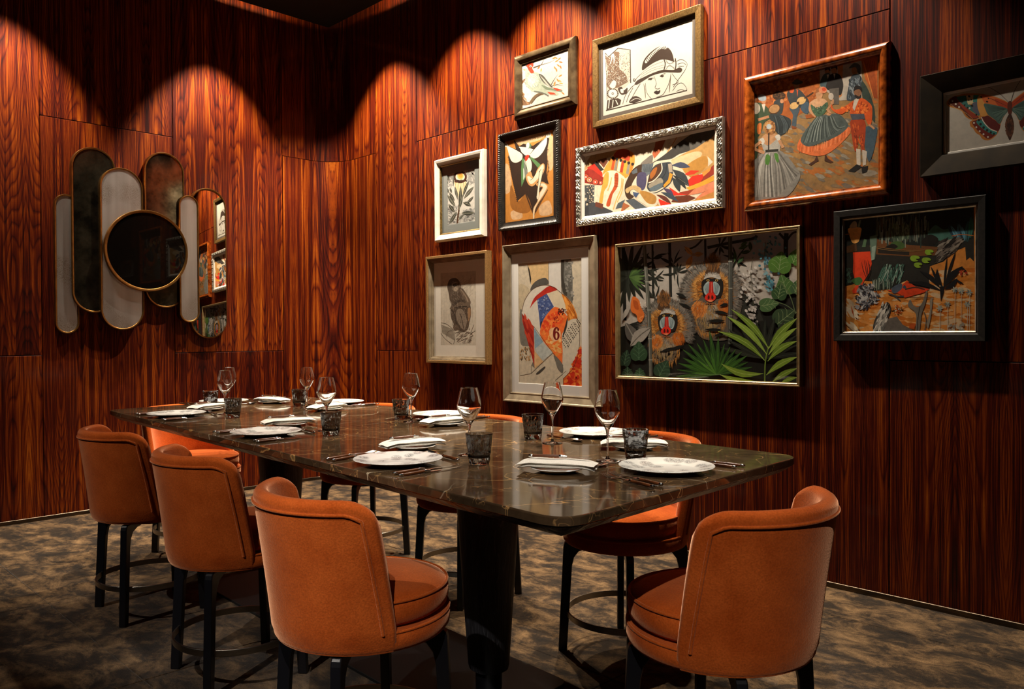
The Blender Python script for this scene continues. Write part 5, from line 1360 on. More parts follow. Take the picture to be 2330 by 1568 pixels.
def head(x, y, rx, ry, hair=None, col='#a87552'):
    A.ell(x, y, rx, ry, col)
    if hair: A.blob([(x - rx, y - ry * 0.2), (x - rx * 0.8, y - ry), (x, y - ry * 1.25), (x + rx, y - ry * 0.8), (x + rx, y), (x + rx * 0.4, y - ry * 0.5), (x - rx * 0.4, y - ry * 0.4)], hair)
head(776, 338, 22, 30, '#241d1a'); A.blob([(718, 420), (750, 360), (800, 362), (792, 472), (724, 466)], '#3d4f54'); A.poly([(770, 365), (790, 362), (780, 400)], '#c0b8ac')
head(832, 326, 25, 36, '#1a1513'); A.blob([(788, 382), (830, 352), (882, 370), (908, 450), (888, 532), (850, 520), (800, 500), (764, 472)], '#25201e'); A.poly([(825, 356), (842, 356), (834, 400)], '#c0b8ac'); A.poly([(790, 482), (872, 474), (872, 612), (812, 612)], '#5a544e')
head(1002, 330, 26, 36, None); A.blob([(954, 312), (1000, 268), (1048, 290), (1048, 362), (1026, 344), (1010, 304)], '#49535b'); A.blob([(958, 424), (980, 372), (1032, 360), (1064, 400), (1064, 472), (1012, 562), (938, 576), (948, 480)], '#39424a')
A.scatter([(955, 420), (1060, 390), (1030, 540), (945, 570)], 50, ['#5f6b74', '#222a30', '#7a848a'], 10, 1.2, 2); A.blob([(1060, 420), (1110, 480), (1160, 620), (1170, 760), (1130, 700), (1070, 560)], '#2f3d36')
A.blob([(440, 522), (480, 490), (540, 488), (592, 540), (624, 592), (612, 694), (580, 640), (520, 642), (468, 612)], '#2f3436'); head(518, 456, 24, 32); A.ell(528, 430, 46, 17, '#3d3d38', -0.1); A.ell(524, 420, 28, 17, '#45453f'); A.blob([(478, 462), (500, 470), (492, 512), (462, 508)], '#b5491c'); A.poly([(520, 488), (534, 492), (526, 550)], '#b5491c')
A.blob([(460, 640), (545, 640), (522, 720), (514, 790), (478, 792), (490, 702)], '#3f4c56'); A.blob([(560, 620), (612, 590), (626, 660), (600, 690), (560, 660)], '#3a4c5c'); A.poly([(478, 786), (520, 800), (516, 816), (482, 812)], '#7a3f1c')
A.ell(560, 580, 40, 30, '#c09a62', -0.5); A.ell(500, 622, 38, 28, '#c09a62', -0.4); A.ell(532, 600, 12, 12, '#3a2414'); A.line([(585, 562), (660, 512)], 12, '#3a2414'); A.poly([(590, 700), (660, 690), (670, 720), (600, 730)], '#8f4a1c')
A.blob([(140, 640), (200, 596), (282, 640), (304, 720), (252, 762), (222, 850), (140, 920)], '#35452f'); A.ell(180, 645, 38, 48, '#a89c8c'); head(166, 560, 24, 34, '#2c2018', '#7a5236'); head(248, 570, 22, 36); A.ell(234, 556, 36, 28, '#8c969e', 0.2); A.poly([(230, 610), (262, 605), (250, 680)], '#b5aa9c'); A.line([(200, 740), (290, 712)], 22, '#a87552')
A.blob([(196, 780), (228, 770), (222, 850), (196, 850)], '#b5622a'); A.blob([(140, 880), (190, 850), (200, 1000), (170, 1110), (140, 1110)], '#2c3a26')
A.ell(374, 540, 54, 38, '#38230f'); A.scatter([(330, 520), (420, 510), (420, 560), (330, 570)], 40, ['#5c3c1e', '#2a1a0c'], 8); A.blob([(330, 600), (370, 570), (410, 590), (400, 680), (360, 690)], '#2f3436'); head(398, 585, 15, 18)
A.blob([(296, 702), (360, 690), (474, 740), (442, 832), (380, 866), (330, 800)], '#2b3336'); A.lay += 1
for k in range(9): A.line([(330 + k * 10, 705), (350 + k * 13, 780), (360 + k * 10, 850)], 4, R.choice(['#4c565a', '#1c2224']), up=False)
A.ell(335, 650, 52, 40, '#4a3018', -0.4); A.ell(335, 648, 45, 34, '#9c744a', -0.4)
# centre dancer
A.poly([(688, 1030), (704, 1080), (640, 1118), (620, 1108), (668, 1076)], '#46281a'); A.poly([(756, 1010), (780, 1060), (826, 1090), (800, 1098), (752, 1080)], '#46281a')
A.blob([(556, 890), (590, 950), (700, 952), (820, 892), (942, 798), (968, 842), (902, 922), (822, 992), (742, 1034), (640, 1034), (526, 984)], '#cf6a38', n=4); A.lay += 1
for k in range(22):
    t = k / 21; x = 550 + 390 * t; y = 960 - 130 * t * t + 20; A.line([(x, y - 40), (x - 8, y + 34)], 5, R.choice(['#e08a58', '#a84c22']), up=False)
A.blob([(680, 722), (740, 700), (862, 690), (932, 750), (944, 802), (862, 872), (742, 922), (622, 962), (556, 922), (572, 862), (622, 790)], '#495351', n=4); A.lay += 1
for k in range(26):
    t = k / 25; x0 = 690 + 130 * t; x1 = 575 + 350 * t; y1 = 940 - 140 * t * t; A.line([(x0, 712), ((x0 + x1) / 2 - 6, 800), (x1, y1 - 10)], R.uniform(3, 8), R.choice(['#8a938e', '#2c3534', '#6b7571', '#37403e']), up=False)
A.line([(770, 640), (800, 690), (770, 690)], 20, SK); A.blob([(628, 600), (690, 560), (752, 568), (776, 600), (742, 642), (690, 648), (640, 640)], '#bf9470'); A.line([(640, 600), (632, 660), (680, 712)], 22, SK)
A.blob([(640, 612), (700, 646), (772, 592), (776, 642), (744, 692), (690, 712), (652, 672)], '#3f5a43'); A.scatter([(650, 630), (760, 620), (735, 690), (670, 700)], 30, ['#56745a', '#2c4030'], 8)
head(708, 528, 30, 42, '#8f5a34', '#bb8a64'); A.ell(738, 492, 34, 28, '#d0805a'); A.ell(748, 486, 18, 16, '#c04a2a'); A.line([(700, 566), (706, 588)], 16, SK); A.ell(806, 545, 22, 30, '#b5aa9e'); A.line([(770, 660), (820, 596), (818, 570)], 16, SK)
# man in orange jacket
A.blob([(1080, 812), (1172, 800), (1190, 832), (1164, 980), (1124, 1086), (1094, 1000)], '#3e5260'); A.blob([(972, 742), (1082, 740), (1092, 862), (1082, 980), (1104, 1016), (1060, 1000), (1042, 862), (1022, 980), (1000, 992), (974, 842)], '#9c3812', n=4); A.scatter([(980, 760), (1080, 760), (1075, 960), (1005, 960)], 40, ['#c4541c', '#6f2208'], 8, 1.4, 2)
A.poly([(1014, 978), (1050, 984), (1052, 1112), (1020, 1132)], '#b9aea0'); A.poly([(1064, 988), (1104, 1000), (1096, 1112), (1070, 1122)], '#b9aea0'); A.poly([(948, 1164), (1020, 1108), (1062, 1130), (1000, 1174)], '#191513'); A.poly([(1058, 1132), (1114, 1120), (1104, 1170), (1064, 1182)], '#191513')
A.blob([(830, 652), (900, 640), (980, 588), (1052, 558), (1112, 588), (1148, 640), (1142, 760), (1120, 786), (1086, 722), (1070, 700), (970, 712), (958, 652), (900, 692), (850, 684), (806, 642), (812, 606)], '#c8521b', n=4); A.scatter([(850, 650), (1060, 580), (1130, 640), (1090, 700)], 90, ['#e07a30', '#a03a0e', '#d66422'], 10)
A.poly([(998, 572), (1042, 558), (1000, 664), (985, 640)], '#bdb2a4'); A.poly([(964, 690), (1082, 690), (1088, 732), (980, 742)], '#474a55')
head(1028, 508, 33, 44, '#1a1412', '#80583e'); A.blob([(1004, 530), (1040, 545), (1056, 520), (1050, 560), (1020, 564)], '#221915'); A.ell(1050, 520, 9, 14, '#8a6246'); A.line([(1120, 780), (1150, 800), (1165, 815)], 16, SK); A.ell(816, 598, 14, 16, SK)
# front dancer seen from behind
A.blob([(140, 1140), (210, 1040), (270, 1000), (370, 990), (442, 1040), (512, 1130), (552, 1202), (500, 1312), (420, 1384), (300, 1394), (140, 1420)], '#7f7c76', n=4); A.lay += 1
for k in range(24):
    t = k / 23; x0 = 270 + 100 * t; x1 = 150 + 390 * t; y1 = 1400 - 190 * max(0, t - 0.55) / 0.45; A.line([(x0, 1002), ((x0 + x1) / 2 + (10 if t > 0.5 else -14), 1130), (x1, y1 - 20)], R.uniform(5, 13), R.choice(['#a9a69f', '#5c5954', '#938f88', '#6b6863']), up=False)
A.blob([(228, 890), (290, 846), (352, 858), (374, 900), (332, 944), (258, 944)], '#b38660'); A.blob([(236, 930), (290, 952), (376, 888), (384, 970), (362, 1006), (258, 1006)], '#9f9b93'); A.blob([(340, 880), (372, 860), (388, 890), (370, 912)], '#bbb7ae'); A.blob([(212, 910), (240, 888), (256, 920), (236, 946)], '#bbb7ae')
A.line([(228, 920), (170, 974), (254, 1014)], 24, SK); A.line([(376, 908), (408, 972)], 24, SK)
A.ell(300, 806, 46, 62, '#96653a'); A.scatter([(262, 760), (340, 760), (340, 850), (262, 850)], 50, ['#b58650', '#6f4522'], 10); A.ell(292, 796, 22, 22, '#a7b0b4'); A.line([(290, 850), (288, 1000)], 11, '#221c1a', curve=False); A.line([(262, 1000), (370, 992)], 22, '#2b2a26')
for q in ([(268, 1030), (300, 1040), (290, 1110), (260, 1100)], [(335, 1020), (365, 1025), (372, 1090), (350, 1080)]): A.blob(q, '#4c7a34')
A.build('print', root)
# ---------------------------------------------------------------- mandrills in the jungle
A, root, iw, ih = art('mandrill', 1380, 500, 3.92)
A.tex = 0.6; A.g = 1.2; ground(A, iw, ih, '#b2aca4')
A.poly([(120, 230), (1710, 90), (1710, 330), (700, 380), (120, 440)], '#98959a', tex=0.3)
A.poly([(120, 960), (300, 900), (500, 980), (760, 900), (900, 980), (1100, 860), (1300, 760), (1500, 700), (1710, 640), (1710, 1460), (120, 1400)], '#171813')
A.poly([(1180, 640), (1320, 700), (1400, 900), (1160, 940)], '#2b2d27')
DKL = ['#1b1e18', '#22261e', '#15180f', '#2a2e26']
# dark trunks and bamboo
for p_, w_ in (([(563, 205), (568, 450), (573, 690)], 26), ([(880, 165), (884, 380)], 20), ([(410, 215), (414, 660)], 18), ([(150, 240), (165, 900)], 30), ([(1605, 120), (1600, 300), (1625, 760)], 40)): A.line(p_, w_, '#1f201c')
A.line([(1605, 190), (1540, 120)], 22, '#1f201c'); A.line([(1605, 190), (1660, 120), (1710, 110)], 18, '#1f201c')
A.line([(900, 250), (1060, 215), (1300, 170), (1340, 140)], 26, '#25261f'); A.line([(700, 270), (790, 240), (860, 170)], 16, '#25261f')
A.lay += 1
for k in range(22):
    a = math.radians(-150 + k * 17); l_ = R.uniform(190, 330); A.leaf((195, 510), (195 + l_ * math.cos(a), 510 + l_ * 1.05 * math.sin(a)), 40, R.choice(DKL), up=(k % 5 == 0))
for k in range(9):
    a = math.radians(-60 + k * 14); A.leaf((200, 512), (200 + 160 * math.cos(a), 512 + 160 * math.sin(a)), 22, R.choice(['#3d5a2a', '#2c4420', '#4d6a34']))
for x, y, n in ((410, 350, 9), (430, 520, 10), (600, 400, 9), (640, 470, 7), (1160, 360, 8), (1010, 230, 9), (330, 420, 8), (430, 700, 9)):
    for k in range(n):
        a = R.uniform(0, 6.28); l_ = R.uniform(70, 150); A.leaf((x, y), (x + l_ * math.cos(a), y + l_ * math.sin(a)), R.uniform(12, 24), R.choice(DKL), up=(k % 4 == 0), bend=R.uniform(-12, 12))
# parrot
for a_, b_, w_ in (((775, 320), (696, 238), 44), ((770, 312), (864, 304), 44), ((765, 318), (712, 440), 54), ((760, 325), (740, 420), 36)): A.leaf(a_, b_, w_, R.choice(['#9c7040', '#a8793f', '#b5834a']), '#6f5a48')
A.ell(778, 312, 20, 13, '#8a7460')
def mandrill(ox, oy, s, body, crest):
    def t(p_): return [(ox + (x - 927) * s, oy + (y - 690) * s) for x, y in p_]
    cx_, cy_ = ox + 10 * s, oy - 90 * s
    A.blob(body, '#5f564c')
    A.fur(cx_, cy_ + 40 * s, 70 * s, 245 * s, 1500, ['#b3702b', '#c0803a', '#9c6428', '#8a7a68', '#79736b', '#6a655e'], 46 * s, 7 * s, 150, 400, 1.0)
    A.fur(cx_, cy_ + 60 * s, 190 * s, 262 * s, 900, ['#57534e', '#77726b', '#8a857c', '#4a4641'], 46 * s, 6 * s, 165, 395)
    A.fur(cx_, cy_ + 20 * s, 60 * s, 150 * s, 700, ['#c5812f', '#b06a24', '#8a5a26', '#d09a55'], 40 * s, 6 * s, 140, 400)
    A.blob(crest, '#4b3421'); A.fur(sum(p_[0] for p_ in crest) / len(crest), crest[0][1] + 110 * s, 0, 70 * s, 150, ['#3a2817', '#6b4826', '#8a5a2a'], 50 * s, 6 * s, flow=lambda x, y: -1.57)
    # beard and chest
    A.fur(ox, oy + 70 * s, 10 * s, 110 * s, 800, ['#c9c4ba', '#a9a296', '#8f8678', '#b5ae9f'], 44 * s, 6 * s, -10, 190, 0.9)
    A.fur(ox - 10 * s, oy + 190 * s, 10 * s, 150 * s, 600, ['#8f7f68', '#a58a5c', '#6f6252', '#b07a3a'], 50 * s, 6 * s, 0, 360, 1.0, flow=lambda x, y: 1.57)
    A.fur(ox - 95 * s, oy + 100 * s, 0, 70 * s, 220, ['#c8702a', '#b5601f', '#d58a45'], 46 * s, 6 * s, flow=lambda x, y: 1.9); A.fur(ox + 120 * s, oy + 70 * s, 0, 60 * s, 180, ['#c8702a', '#b5601f'], 46 * s, 6 * s, flow=lambda x, y: 1.3)
    A.blob(t([(848, 570), (866, 535), (900, 520), (945, 524), (1000, 520), (1034, 540), (1044, 590), (1034, 660), (1000, 700), (885, 700), (856, 650)]), '#1b1714')
    A.blob(t([(868, 532), (890, 500), (940, 490), (1000, 496), (1022, 520), (1005, 532), (945, 514), (900, 520)]), '#bdb9b2'); A.fur(ox + 18 * s, oy - 185 * s, 0, 60 * s, 120, ['#cfccc5', '#9c9890'], 26 * s, 5 * s, 180, 360, 0.35)
    A.blob(t([(868, 596), (900, 556), (922, 562), (922, 640), (898, 676), (872, 650)]), '#a3b7b9'); A.blob(t([(952, 562), (978, 556), (1012, 596), (1006, 650), (984, 676), (956, 640)]), '#a3b7b9')
    for k in range(4):
        A.line(t([(878 + k * 12, 582 - k * 6), (884 + k * 9, 620), (898 + k * 6, 662)]), 4 * s, '#4d6068'); A.line(t([(1002 - k * 12, 582 - k * 6), (998 - k * 9, 620), (984 - k * 6, 662)]), 4 * s, '#4d6068')
    A.poly(t([(920, 552), (950, 552), (958, 664), (912, 664)]), '#b8241a'); A.line(t([(936, 560), (937, 650)]), 5 * s, '#e0705c')
    A.blob(t([(878, 696), (900, 660), (936, 650), (968, 664), (976, 698), (958, 722), (926, 730), (894, 722)]), '#dc2d1b'); A.blob(t([(904, 690), (916, 672), (922, 700), (908, 712)]), '#4a0c08'); A.blob(t([(936, 700), (942, 672), (956, 690), (950, 712)]), '#4a0c08'); A.blob(t([(900, 722), (928, 716), (956, 722), (930, 734)]), '#e88a60')
    for ex in (907, 984): A.ell(ox + (ex - 927) * s, oy + (541 - 690) * s, 13 * s, 10 * s, '#c5a058'); A.ell(ox + (ex - 927) * s, oy + (541 - 690) * s, 6 * s, 7 * s, '#14100d')
    A.line(t([(884, 756), (925, 746), (970, 756)]), 7 * s, '#8f4a32')
mandrill(927, 690, 1.0, [(695, 640), (715, 520), (790, 430), (880, 385), (950, 290), (1005, 385), (1085, 405), (1140, 490), (1195, 580), (1210, 720), (1185, 860), (1090, 960), (1082, 1070), (860, 1060), (770, 920), (720, 780)], [(955, 286), (1004, 400), (1000, 500), (880, 500), (915, 400)])
mandrill(532, 990, 0.9, [(398, 820), (448, 730), (503, 622), (560, 712), (645, 742), (722, 805), (758, 920), (742, 1015), (685, 1065), (645, 1135), (480, 1155), (408, 1085), (392, 950)], [(503, 620), (556, 730), (560, 805), (460, 800), (480, 720)])
# bamboo canes in front
A.line([(340, 228), (352, 420), (372, 700), (388, 1000), (398, 1395)], 32, '#55564e'); A.line([(334, 228), (346, 420), (366, 700), (382, 1000), (392, 1395)], 8, '#7f8078')
A.line([(1105, 150), (1108, 600), (1104, 1110)], 36, '#464843'); A.line([(1098, 150), (1101, 600), (1097, 1110)], 8, '#696b64')
for x, y in ((365, 555), (383, 806), (390, 1062), (396, 1250), (1106, 372), (1108, 612), (1106, 858)): A.line([(x - 18, y), (x + 18, y)], 7, '#9a9a90', curve=False)
# leaves round the bodies
for a_, b_ in (((760, 790), (650, 745)), ((720, 700), (622, 655)), ((1010, 770), (1090, 750)), ((960, 815), (1090, 840)), ((900, 905), (1060, 900)), ((880, 980), (1040, 985)), ((1190, 980), (1180, 900)), ((1060, 1010), (960, 1040)), ((480, 1180), (620, 1140)), ((700, 1120), (560, 1165))): A.leaf(a_, b_, 30, '#12130f')
# wisteria
A.line([(1310, 330), (1290, 480), (1310, 700), (1310, 960)], 5, '#4a4a3c'); A.line([(1420, 200), (1410, 400), (1440, 560), (1480, 660)], 5, '#4a4a3c')
for k in range(120):
    t = R.random(); x = 1300 + R.gauss(0, 1) * (75 - 62 * t) ; y = 420 + 540 * t; A.ell(x, y, R.uniform(10, 19), R.uniform(7, 13), R.choice(['#c4bfba', '#aaa5a0', '#d0ccc8', '#938f8b']), R.uniform(0.4, 1.4), up=(k % 12 == 0), n=9)
for k in range(90):
    t = R.random(); x = 1420 + 50 * t + R.gauss(0, 1) * (80 - 60 * t); y = 150 + 480 * t; A.ell(x, y, R.uniform(9, 20), R.uniform(7, 13), R.choice(['#3f7588', '#5590a2', '#2c5868', '#7fa8b4', '#3a6474']), R.uniform(0.6, 1.6), up=(k % 10 == 0), n=9)
for a_, b_ in (((1260, 200), (1200, 230)), ((1270, 230), (1180, 260)), ((1290, 280), (1200, 300)), ((1280, 190), (1290, 280)), ((1150, 280), (1145, 380)), ((1230, 330), (1170, 390))): A.leaf(a_, b_, 34, R.choice(['#2f4a2c', '#25381f']), '#5a7a4a')
# broad leaves at right
def heart(x, y, w_, h, col, rot=0.0, vein='#8ba070'):
    ca, sa = math.cos(rot), math.sin(rot)
    def p_(u, v): return (x + (u * w_) * ca - (v * h) * sa, y + (u * w_) * sa + (v * h) * ca)
    A.blob([p_(0, -1), p_(0.45, -0.55), p_(0.85, 0.0), p_(0.75, 0.6), p_(0.35, 0.85), p_(0, 0.75), p_(-0.35, 0.85), p_(-0.75, 0.6), p_(-0.85, 0.0), p_(-0.45, -0.55)], col)
    A.line([p_(0, -0.95), p_(0, 0.75)], 4, vein, curve=False)
    for k in range(3):
        for sg_ in (-1, 1): A.line([p_(0, 0.6 - k * 0.42), p_(sg_ * 0.35, 0.25 - k * 0.4), p_(sg_ * 0.62, 0.1 - k * 0.32)], 2.5, vein, up=False)
for c in ((1550, 390, 120, 105, '#4c742c', 0.15), (1690, 330, 70, 90, '#44702a', 0.4), (1592, 590, 95, 105, '#466b34', -0.3), (1545, 650, 80, 80, '#31502c', 0.2), (1448, 758, 72, 98, '#4a6a3f', 1.4), (1700, 600, 60, 80, '#3c5a3a', 0.3), (1590, 880, 120, 110, '#33492e', 0.9)): heart(*c)
A.line([(1690, 840), (1640, 680), (1560, 560)], 8, '#5a6a48'); A.line([(1500, 730), (1600, 760), (1700, 830)], 7, '#5a6a48')
# flower and leaves at left
A.leaf((290, 1130), (172, 918), 110, '#5b5853', '#8f8b84'); A.leaf((215, 1130), (402, 962), 110, '#98938b', '#5f5a52', bend=-14); A.leaf((140, 900), (215, 760), 40, '#aaa49c')
A.blob([(218, 770), (238, 686), (292, 716), (312, 782), (342, 850), (312, 912), (282, 902), (270, 850), (228, 822)], '#cb6828'); A.blob([(240, 720), (280, 735), (290, 800), (255, 790)], '#a84c18'); A.line([(330, 860), (300, 880), (320, 905)], 12, '#e08a48'); A.scatter([(300, 740), (360, 740), (360, 780), (310, 790)], 40, ['#b5aea4', '#d0cac0'], 5)
for c in ((292, 1180, 88, 95, '#2d4a30', 0.0), (172, 1240, 60, 80, '#2a4030', 0.2), (505, 1335, 88, 90, '#2b4632', 0.5), (190, 1370, 60, 60, '#2a4030', 0), (300, 1380, 60, 60, '#2d4a30', 0)): heart(*c, vein='#587a5c')
# dark fan behind, green fan palm in front
A.lay += 1
for k in range(13):
    a = math.radians(-165 + k * 13); l_ = R.uniform(300, 420); A.leaf((1400, 1240), (1400 + l_ * math.cos(a), 1240 + l_ * math.sin(a)), 46, R.choice(['#23271f', '#2b3026', '#1c2018']), '#3a4034')
for k in range(17):
    a = math.radians(-182 + k * 10.5); l_ = R.uniform(330, 450) * (1.0 if k < 9 else 0.85); A.leaf((985, 1385), (985 + l_ * math.cos(a), 1385 + l_ * 0.9 * math.sin(a)), 44, R.choice(['#2c5020', '#1e3a18', '#35601f', '#244418']), '#4c7a2c')
for k in range(9):
    a = math.radians(-175 + k * 18); A.leaf((985, 1385), (985 + 230 * math.cos(a), 1385 + 210 * math.sin(a)), 22, R.choice(['#46782a', '#55882f', '#3c6a24']))
LG = ['#7f9f36', '#719030', '#8aaa42']
A.line([(1415, 1450), (1418, 1300), (1432, 1200), (1452, 1130)], 12, '#6f8a34')
for a_, b_, w_, bd in (((1450, 1150), (1118, 800), 56, 34), ((1432, 1200), (1078, 862), 56, 34), ((1415, 1255), (1000, 996), 60, 46), ((1402, 1372), (1028, 1285), 62, -44), ((1362, 1445), (1018, 1382), 54, -24), ((1450, 1150), (1705, 878), 64, -22), ((1450, 1205), (1705, 962), 58, -26), ((1442, 1262), (1705, 1082), 60, -30), ((1430, 1385), (1705, 1225), 60, -24), ((1480, 1450), (1705, 1325), 52, -14), ((1560, 1455), (1705, 1405), 40, -8)):
    A.leaf(a_, b_, w_, R.choice(LG), '#a5bf60', bend=bd)
A.build('print', root)

# ---------------------------------------------------------------- butterfly
A, root, iw, ih = art('butterfly', 2080, 110, 5.227)
A.tex = 0.4; ground(A, iw, ih, '#b9b3a9')
xb = A.w((1138, 760))[0]
_raw = A.raw
def both(pts, col, up=True, tex=None):
    _raw(pts, col, up, tex); _raw([(2 * xb - x, z) for x, z in pts], col, False, tex)
A.raw = both
A.blob([(662, 880), (700, 850), (770, 835), (870, 800), (985, 860), (1030, 900), (1000, 1000), (950, 1060), (880, 1095), (815, 1080), (780, 1035), (735, 1005), (700, 950), (672, 930)], '#b5702c')
A.blob([(690, 880), (770, 845), (880, 820), (1020, 900), (985, 1000), (930, 1060), (870, 1075), (800, 1020), (740, 960)], '#6b1d12')
A.blob([(740, 880), (780, 845), (830, 880), (900, 950), (985, 990), (965, 1030), (900, 1010), (820, 960)], '#2f7d78')
A.line([(800, 820), (830, 880), (900, 955), (985, 990)], 12, '#cfc8bc')
A.blob([(806, 812), (870, 795), (960, 860), (1022, 905), (1000, 985), (920, 950), (850, 890)], '#5c1710')
A.blob([(386, 645), (430, 592), (520, 560), (620, 538), (770, 538), (900, 558), (1000, 588), (1122, 650), (1118, 720), (1060, 830), (1020, 905), (960, 852), (870, 800), (770, 830), (690, 852), (615, 815), (560, 742), (480, 712), (405, 690)], '#b8762e')
A.blob([(405, 640), (440, 595), (500, 570), (560, 640), (660, 740), (770, 820), (690, 842), (625, 800), (565, 728), (480, 700), (415, 670)], '#5c2416'); A.blob([(500, 590), (560, 650), (660, 745), (760, 815), (690, 830), (640, 770), (560, 690)], '#8f3218')
A.blob([(505, 590), (560, 568), (625, 570), (640, 660), (760, 700), (775, 800), (700, 760), (590, 680)], '#2d6b66'); A.poly([(618, 565), (705, 556), (705, 652), (640, 670)], '#c9b58a'); A.poly([(705, 556), (770, 556), (752, 640), (700, 640)], '#2d7a72')
A.blob([(690, 660), (752, 640), (760, 720), (775, 790), (700, 740)], '#54586a')
A.blob([(758, 580), (800, 556), (835, 640), (840, 720), (868, 795), (800, 806), (760, 720), (750, 650)], '#c98f45')
A.blob([(800, 552), (900, 566), (1010, 600), (1120, 655), (1112, 722), (1000, 690), (880, 655), (830, 640)], '#c4622a'); A.blob([(960, 600), (1120, 655), (1112, 722), (1010, 690)], '#a83c18')
A.blob([(830, 660), (920, 668), (1112, 722), (1060, 820), (1018, 900), (960, 850), (880, 790), (850, 730)], '#45605a')
A.lay += 1
for k in range(16):
    t = k / 15; A.line([(1108, 724), (850 + 165 * t, 675 + 205 * t)], 3, R.choice(['#2c3f3a', '#6f8a7c', '#30463f']), up=False, curve=False)
for k in range(8): A.line([(1110, 690), (820 + k * 20, 560 + k * 8)], 2.4, '#5c2a14', up=False, curve=False)
for x, y, rx, ry in ((655, 572, 16, 12), (650, 618, 10, 7), (680, 612, 10, 7), (798, 580, 15, 10), (884, 597, 10, 7), (868, 634, 15, 10), (688, 684, 18, 13), (600, 676, 10, 12), (636, 706, 9, 11), (740, 790, 10, 12), (570, 640, 8, 10), (770, 852, 14, 15), (790, 902, 14, 16), (826, 942, 14, 16), (868, 975, 14, 15), (912, 1000, 13, 14), (950, 1018, 11, 12)): A.ell(x, y, rx, ry, '#1c1714', 0.3)
for x, y in ((457, 627), (495, 664), (535, 698), (712, 888), (740, 938), (780, 985), (825, 1022), (878, 1054), (660, 712)): A.ell(x, y, 11, 11, '#cfc8bc')
A.lay += 1
for k in range(24):
    t = k / 23; A.ell(412 + 278 * t, 640 + 195 * t + 22 * math.sin(t * 6.3) * 0.6, 5, 4, '#d2a860', 0.4, False, 8)
A.raw = _raw
A.blob([(1114, 650), (1140, 626), (1162, 650), (1164, 740), (1150, 790), (1122, 780), (1110, 720)], '#5c2716'); A.blob([(1122, 790), (1156, 790), (1186, 900), (1172, 1000), (1138, 1095), (1100, 1000), (1082, 900)], '#3a2014'); A.fur(1134, 930, 10, 56, 220, ['#2a160e', '#5a3420', '#6f452a'], 34, 5, 0, 360, 2.0, flow=lambda x, y: 1.57 + (x - 1134) * 0.006)
A.line([(1122, 640), (1030, 550), (940, 488), (872, 456)], 5, '#2c221a'); A.line([(1150, 640), (1180, 540), (1240, 420), (1320, 310)], 5, '#2c221a')
A.build('print', root)

# ---------------------------------------------------------------- garden
A, root, iw, ih = art('garden', 1880, 430, 4.238)
A.tex = 0.9; A.g = 1.45; ground(A, iw, ih, '#cc8238')
A.scatter([(190, 1000), (1410, 700), (1410, 1360), (190, 1360)], 260, ['#d8924a', '#c07428', '#dba466', '#b9651c', '#cdb08a'], 34, 0.0, 2.2)
A.poly([(170, 290), (1425, 170), (1425, 700), (1385, 660), (1350, 690), (1340, 560), (1240, 600), (1130, 700), (1000, 745), (990, 860), (1000, 965), (860, 955), (780, 880), (600, 965), (450, 985), (442, 890), (370, 885), (240, 925), (170, 940)], '#262521')
A.poly([(170, 290), (1425, 170), (1425, 480), (1100, 560), (600, 560), (400, 540), (170, 560)], '#1a201d')
A.poly([(470, 480), (620, 510), (800, 540), (1090, 560), (1090, 640), (800, 650), (480, 630)], '#6b4220'); A.poly([(500, 560), (800, 600), (800, 640), (500, 620)], '#26201a')
A.lay += 1
for k in range(150):
    x = R.uniform(480, 1000); y = R.uniform(230, 420); A.line([(x, y), (x + R.uniform(-6, 6), y + R.uniform(60, 170))], R.uniform(3, 12), R.choice(['#3c4d44', '#5c6e62', '#2c3833', '#6f6a55', '#4a5a4c', '#7d8578', '#5a4a34']), up=(k % 50 == 0))
A.poly([(620, 370), (790, 360), (800, 460), (700, 520), (640, 500)], '#4c5a48', tex=1.0); A.scatter([(620, 360), (800, 350), (790, 480), (640, 500)], 70, ['#5f7458', '#3a4a3c', '#7a8a74'], 12, 1.5, 2.4)
A.blob([(600, 560), (660, 505), (740, 520), (750, 570), (660, 580)], '#3f5a2c'); A.blob([(560, 570), (640, 530), (690, 560), (620, 590)], '#1a1712')
A.blob([(980, 430), (1050, 350), (1130, 390), (1220, 380), (1230, 470), (1100, 500), (1020, 460)], '#3f6a60'); A.blob([(920, 500), (1000, 440), (1080, 480), (1040, 540), (940, 540)], '#191511')
for a_, b_, w_, c in (((1300, 520), (1172, 345), 70, '#26414f'), ((1310, 520), (1275, 330), 70, '#3f6a80'), ((1320, 520), (1345, 350), 60, '#22323c'), ((1360, 520), (1370, 300), 60, '#2c5a60'), ((1290, 515), (1200, 350), 40, '#5a92a8'), ((1340, 510), (1310, 360), 30, '#5a92a8'), ((1390, 480), (1400, 260), 50, '#2c6a5c')): A.leaf(a_, b_, w_, c, '#15191c')
A.line([(1210, 455), (1300, 440), (1420, 450)], 7, '#b5652a'); A.line([(420, 545), (600, 575), (850, 595), (1095, 575)], 6, '#7d5a30'); A.line([(420, 555), (600, 590), (850, 605)], 4, '#9c7a4a')
A.scatter([(1110, 500), (1320, 480), (1240, 600), (1050, 720)], 150, ['#3a322c', '#6b625a', '#201b18', '#8a8378'], 16, -0.7, 2.6)
A.blob([(215, 380), (330, 372), (335, 430), (310, 510), (255, 520), (225, 450)], '#cf9650'); A.blob([(225, 370), (260, 315), (292, 320), (290, 372)], '#a89474'); A.poly([(300, 370), (320, 300), (336, 300), (322, 372)], '#6f7a68'); A.line([(180, 440), (230, 435)], 12, '#8a5a2a')
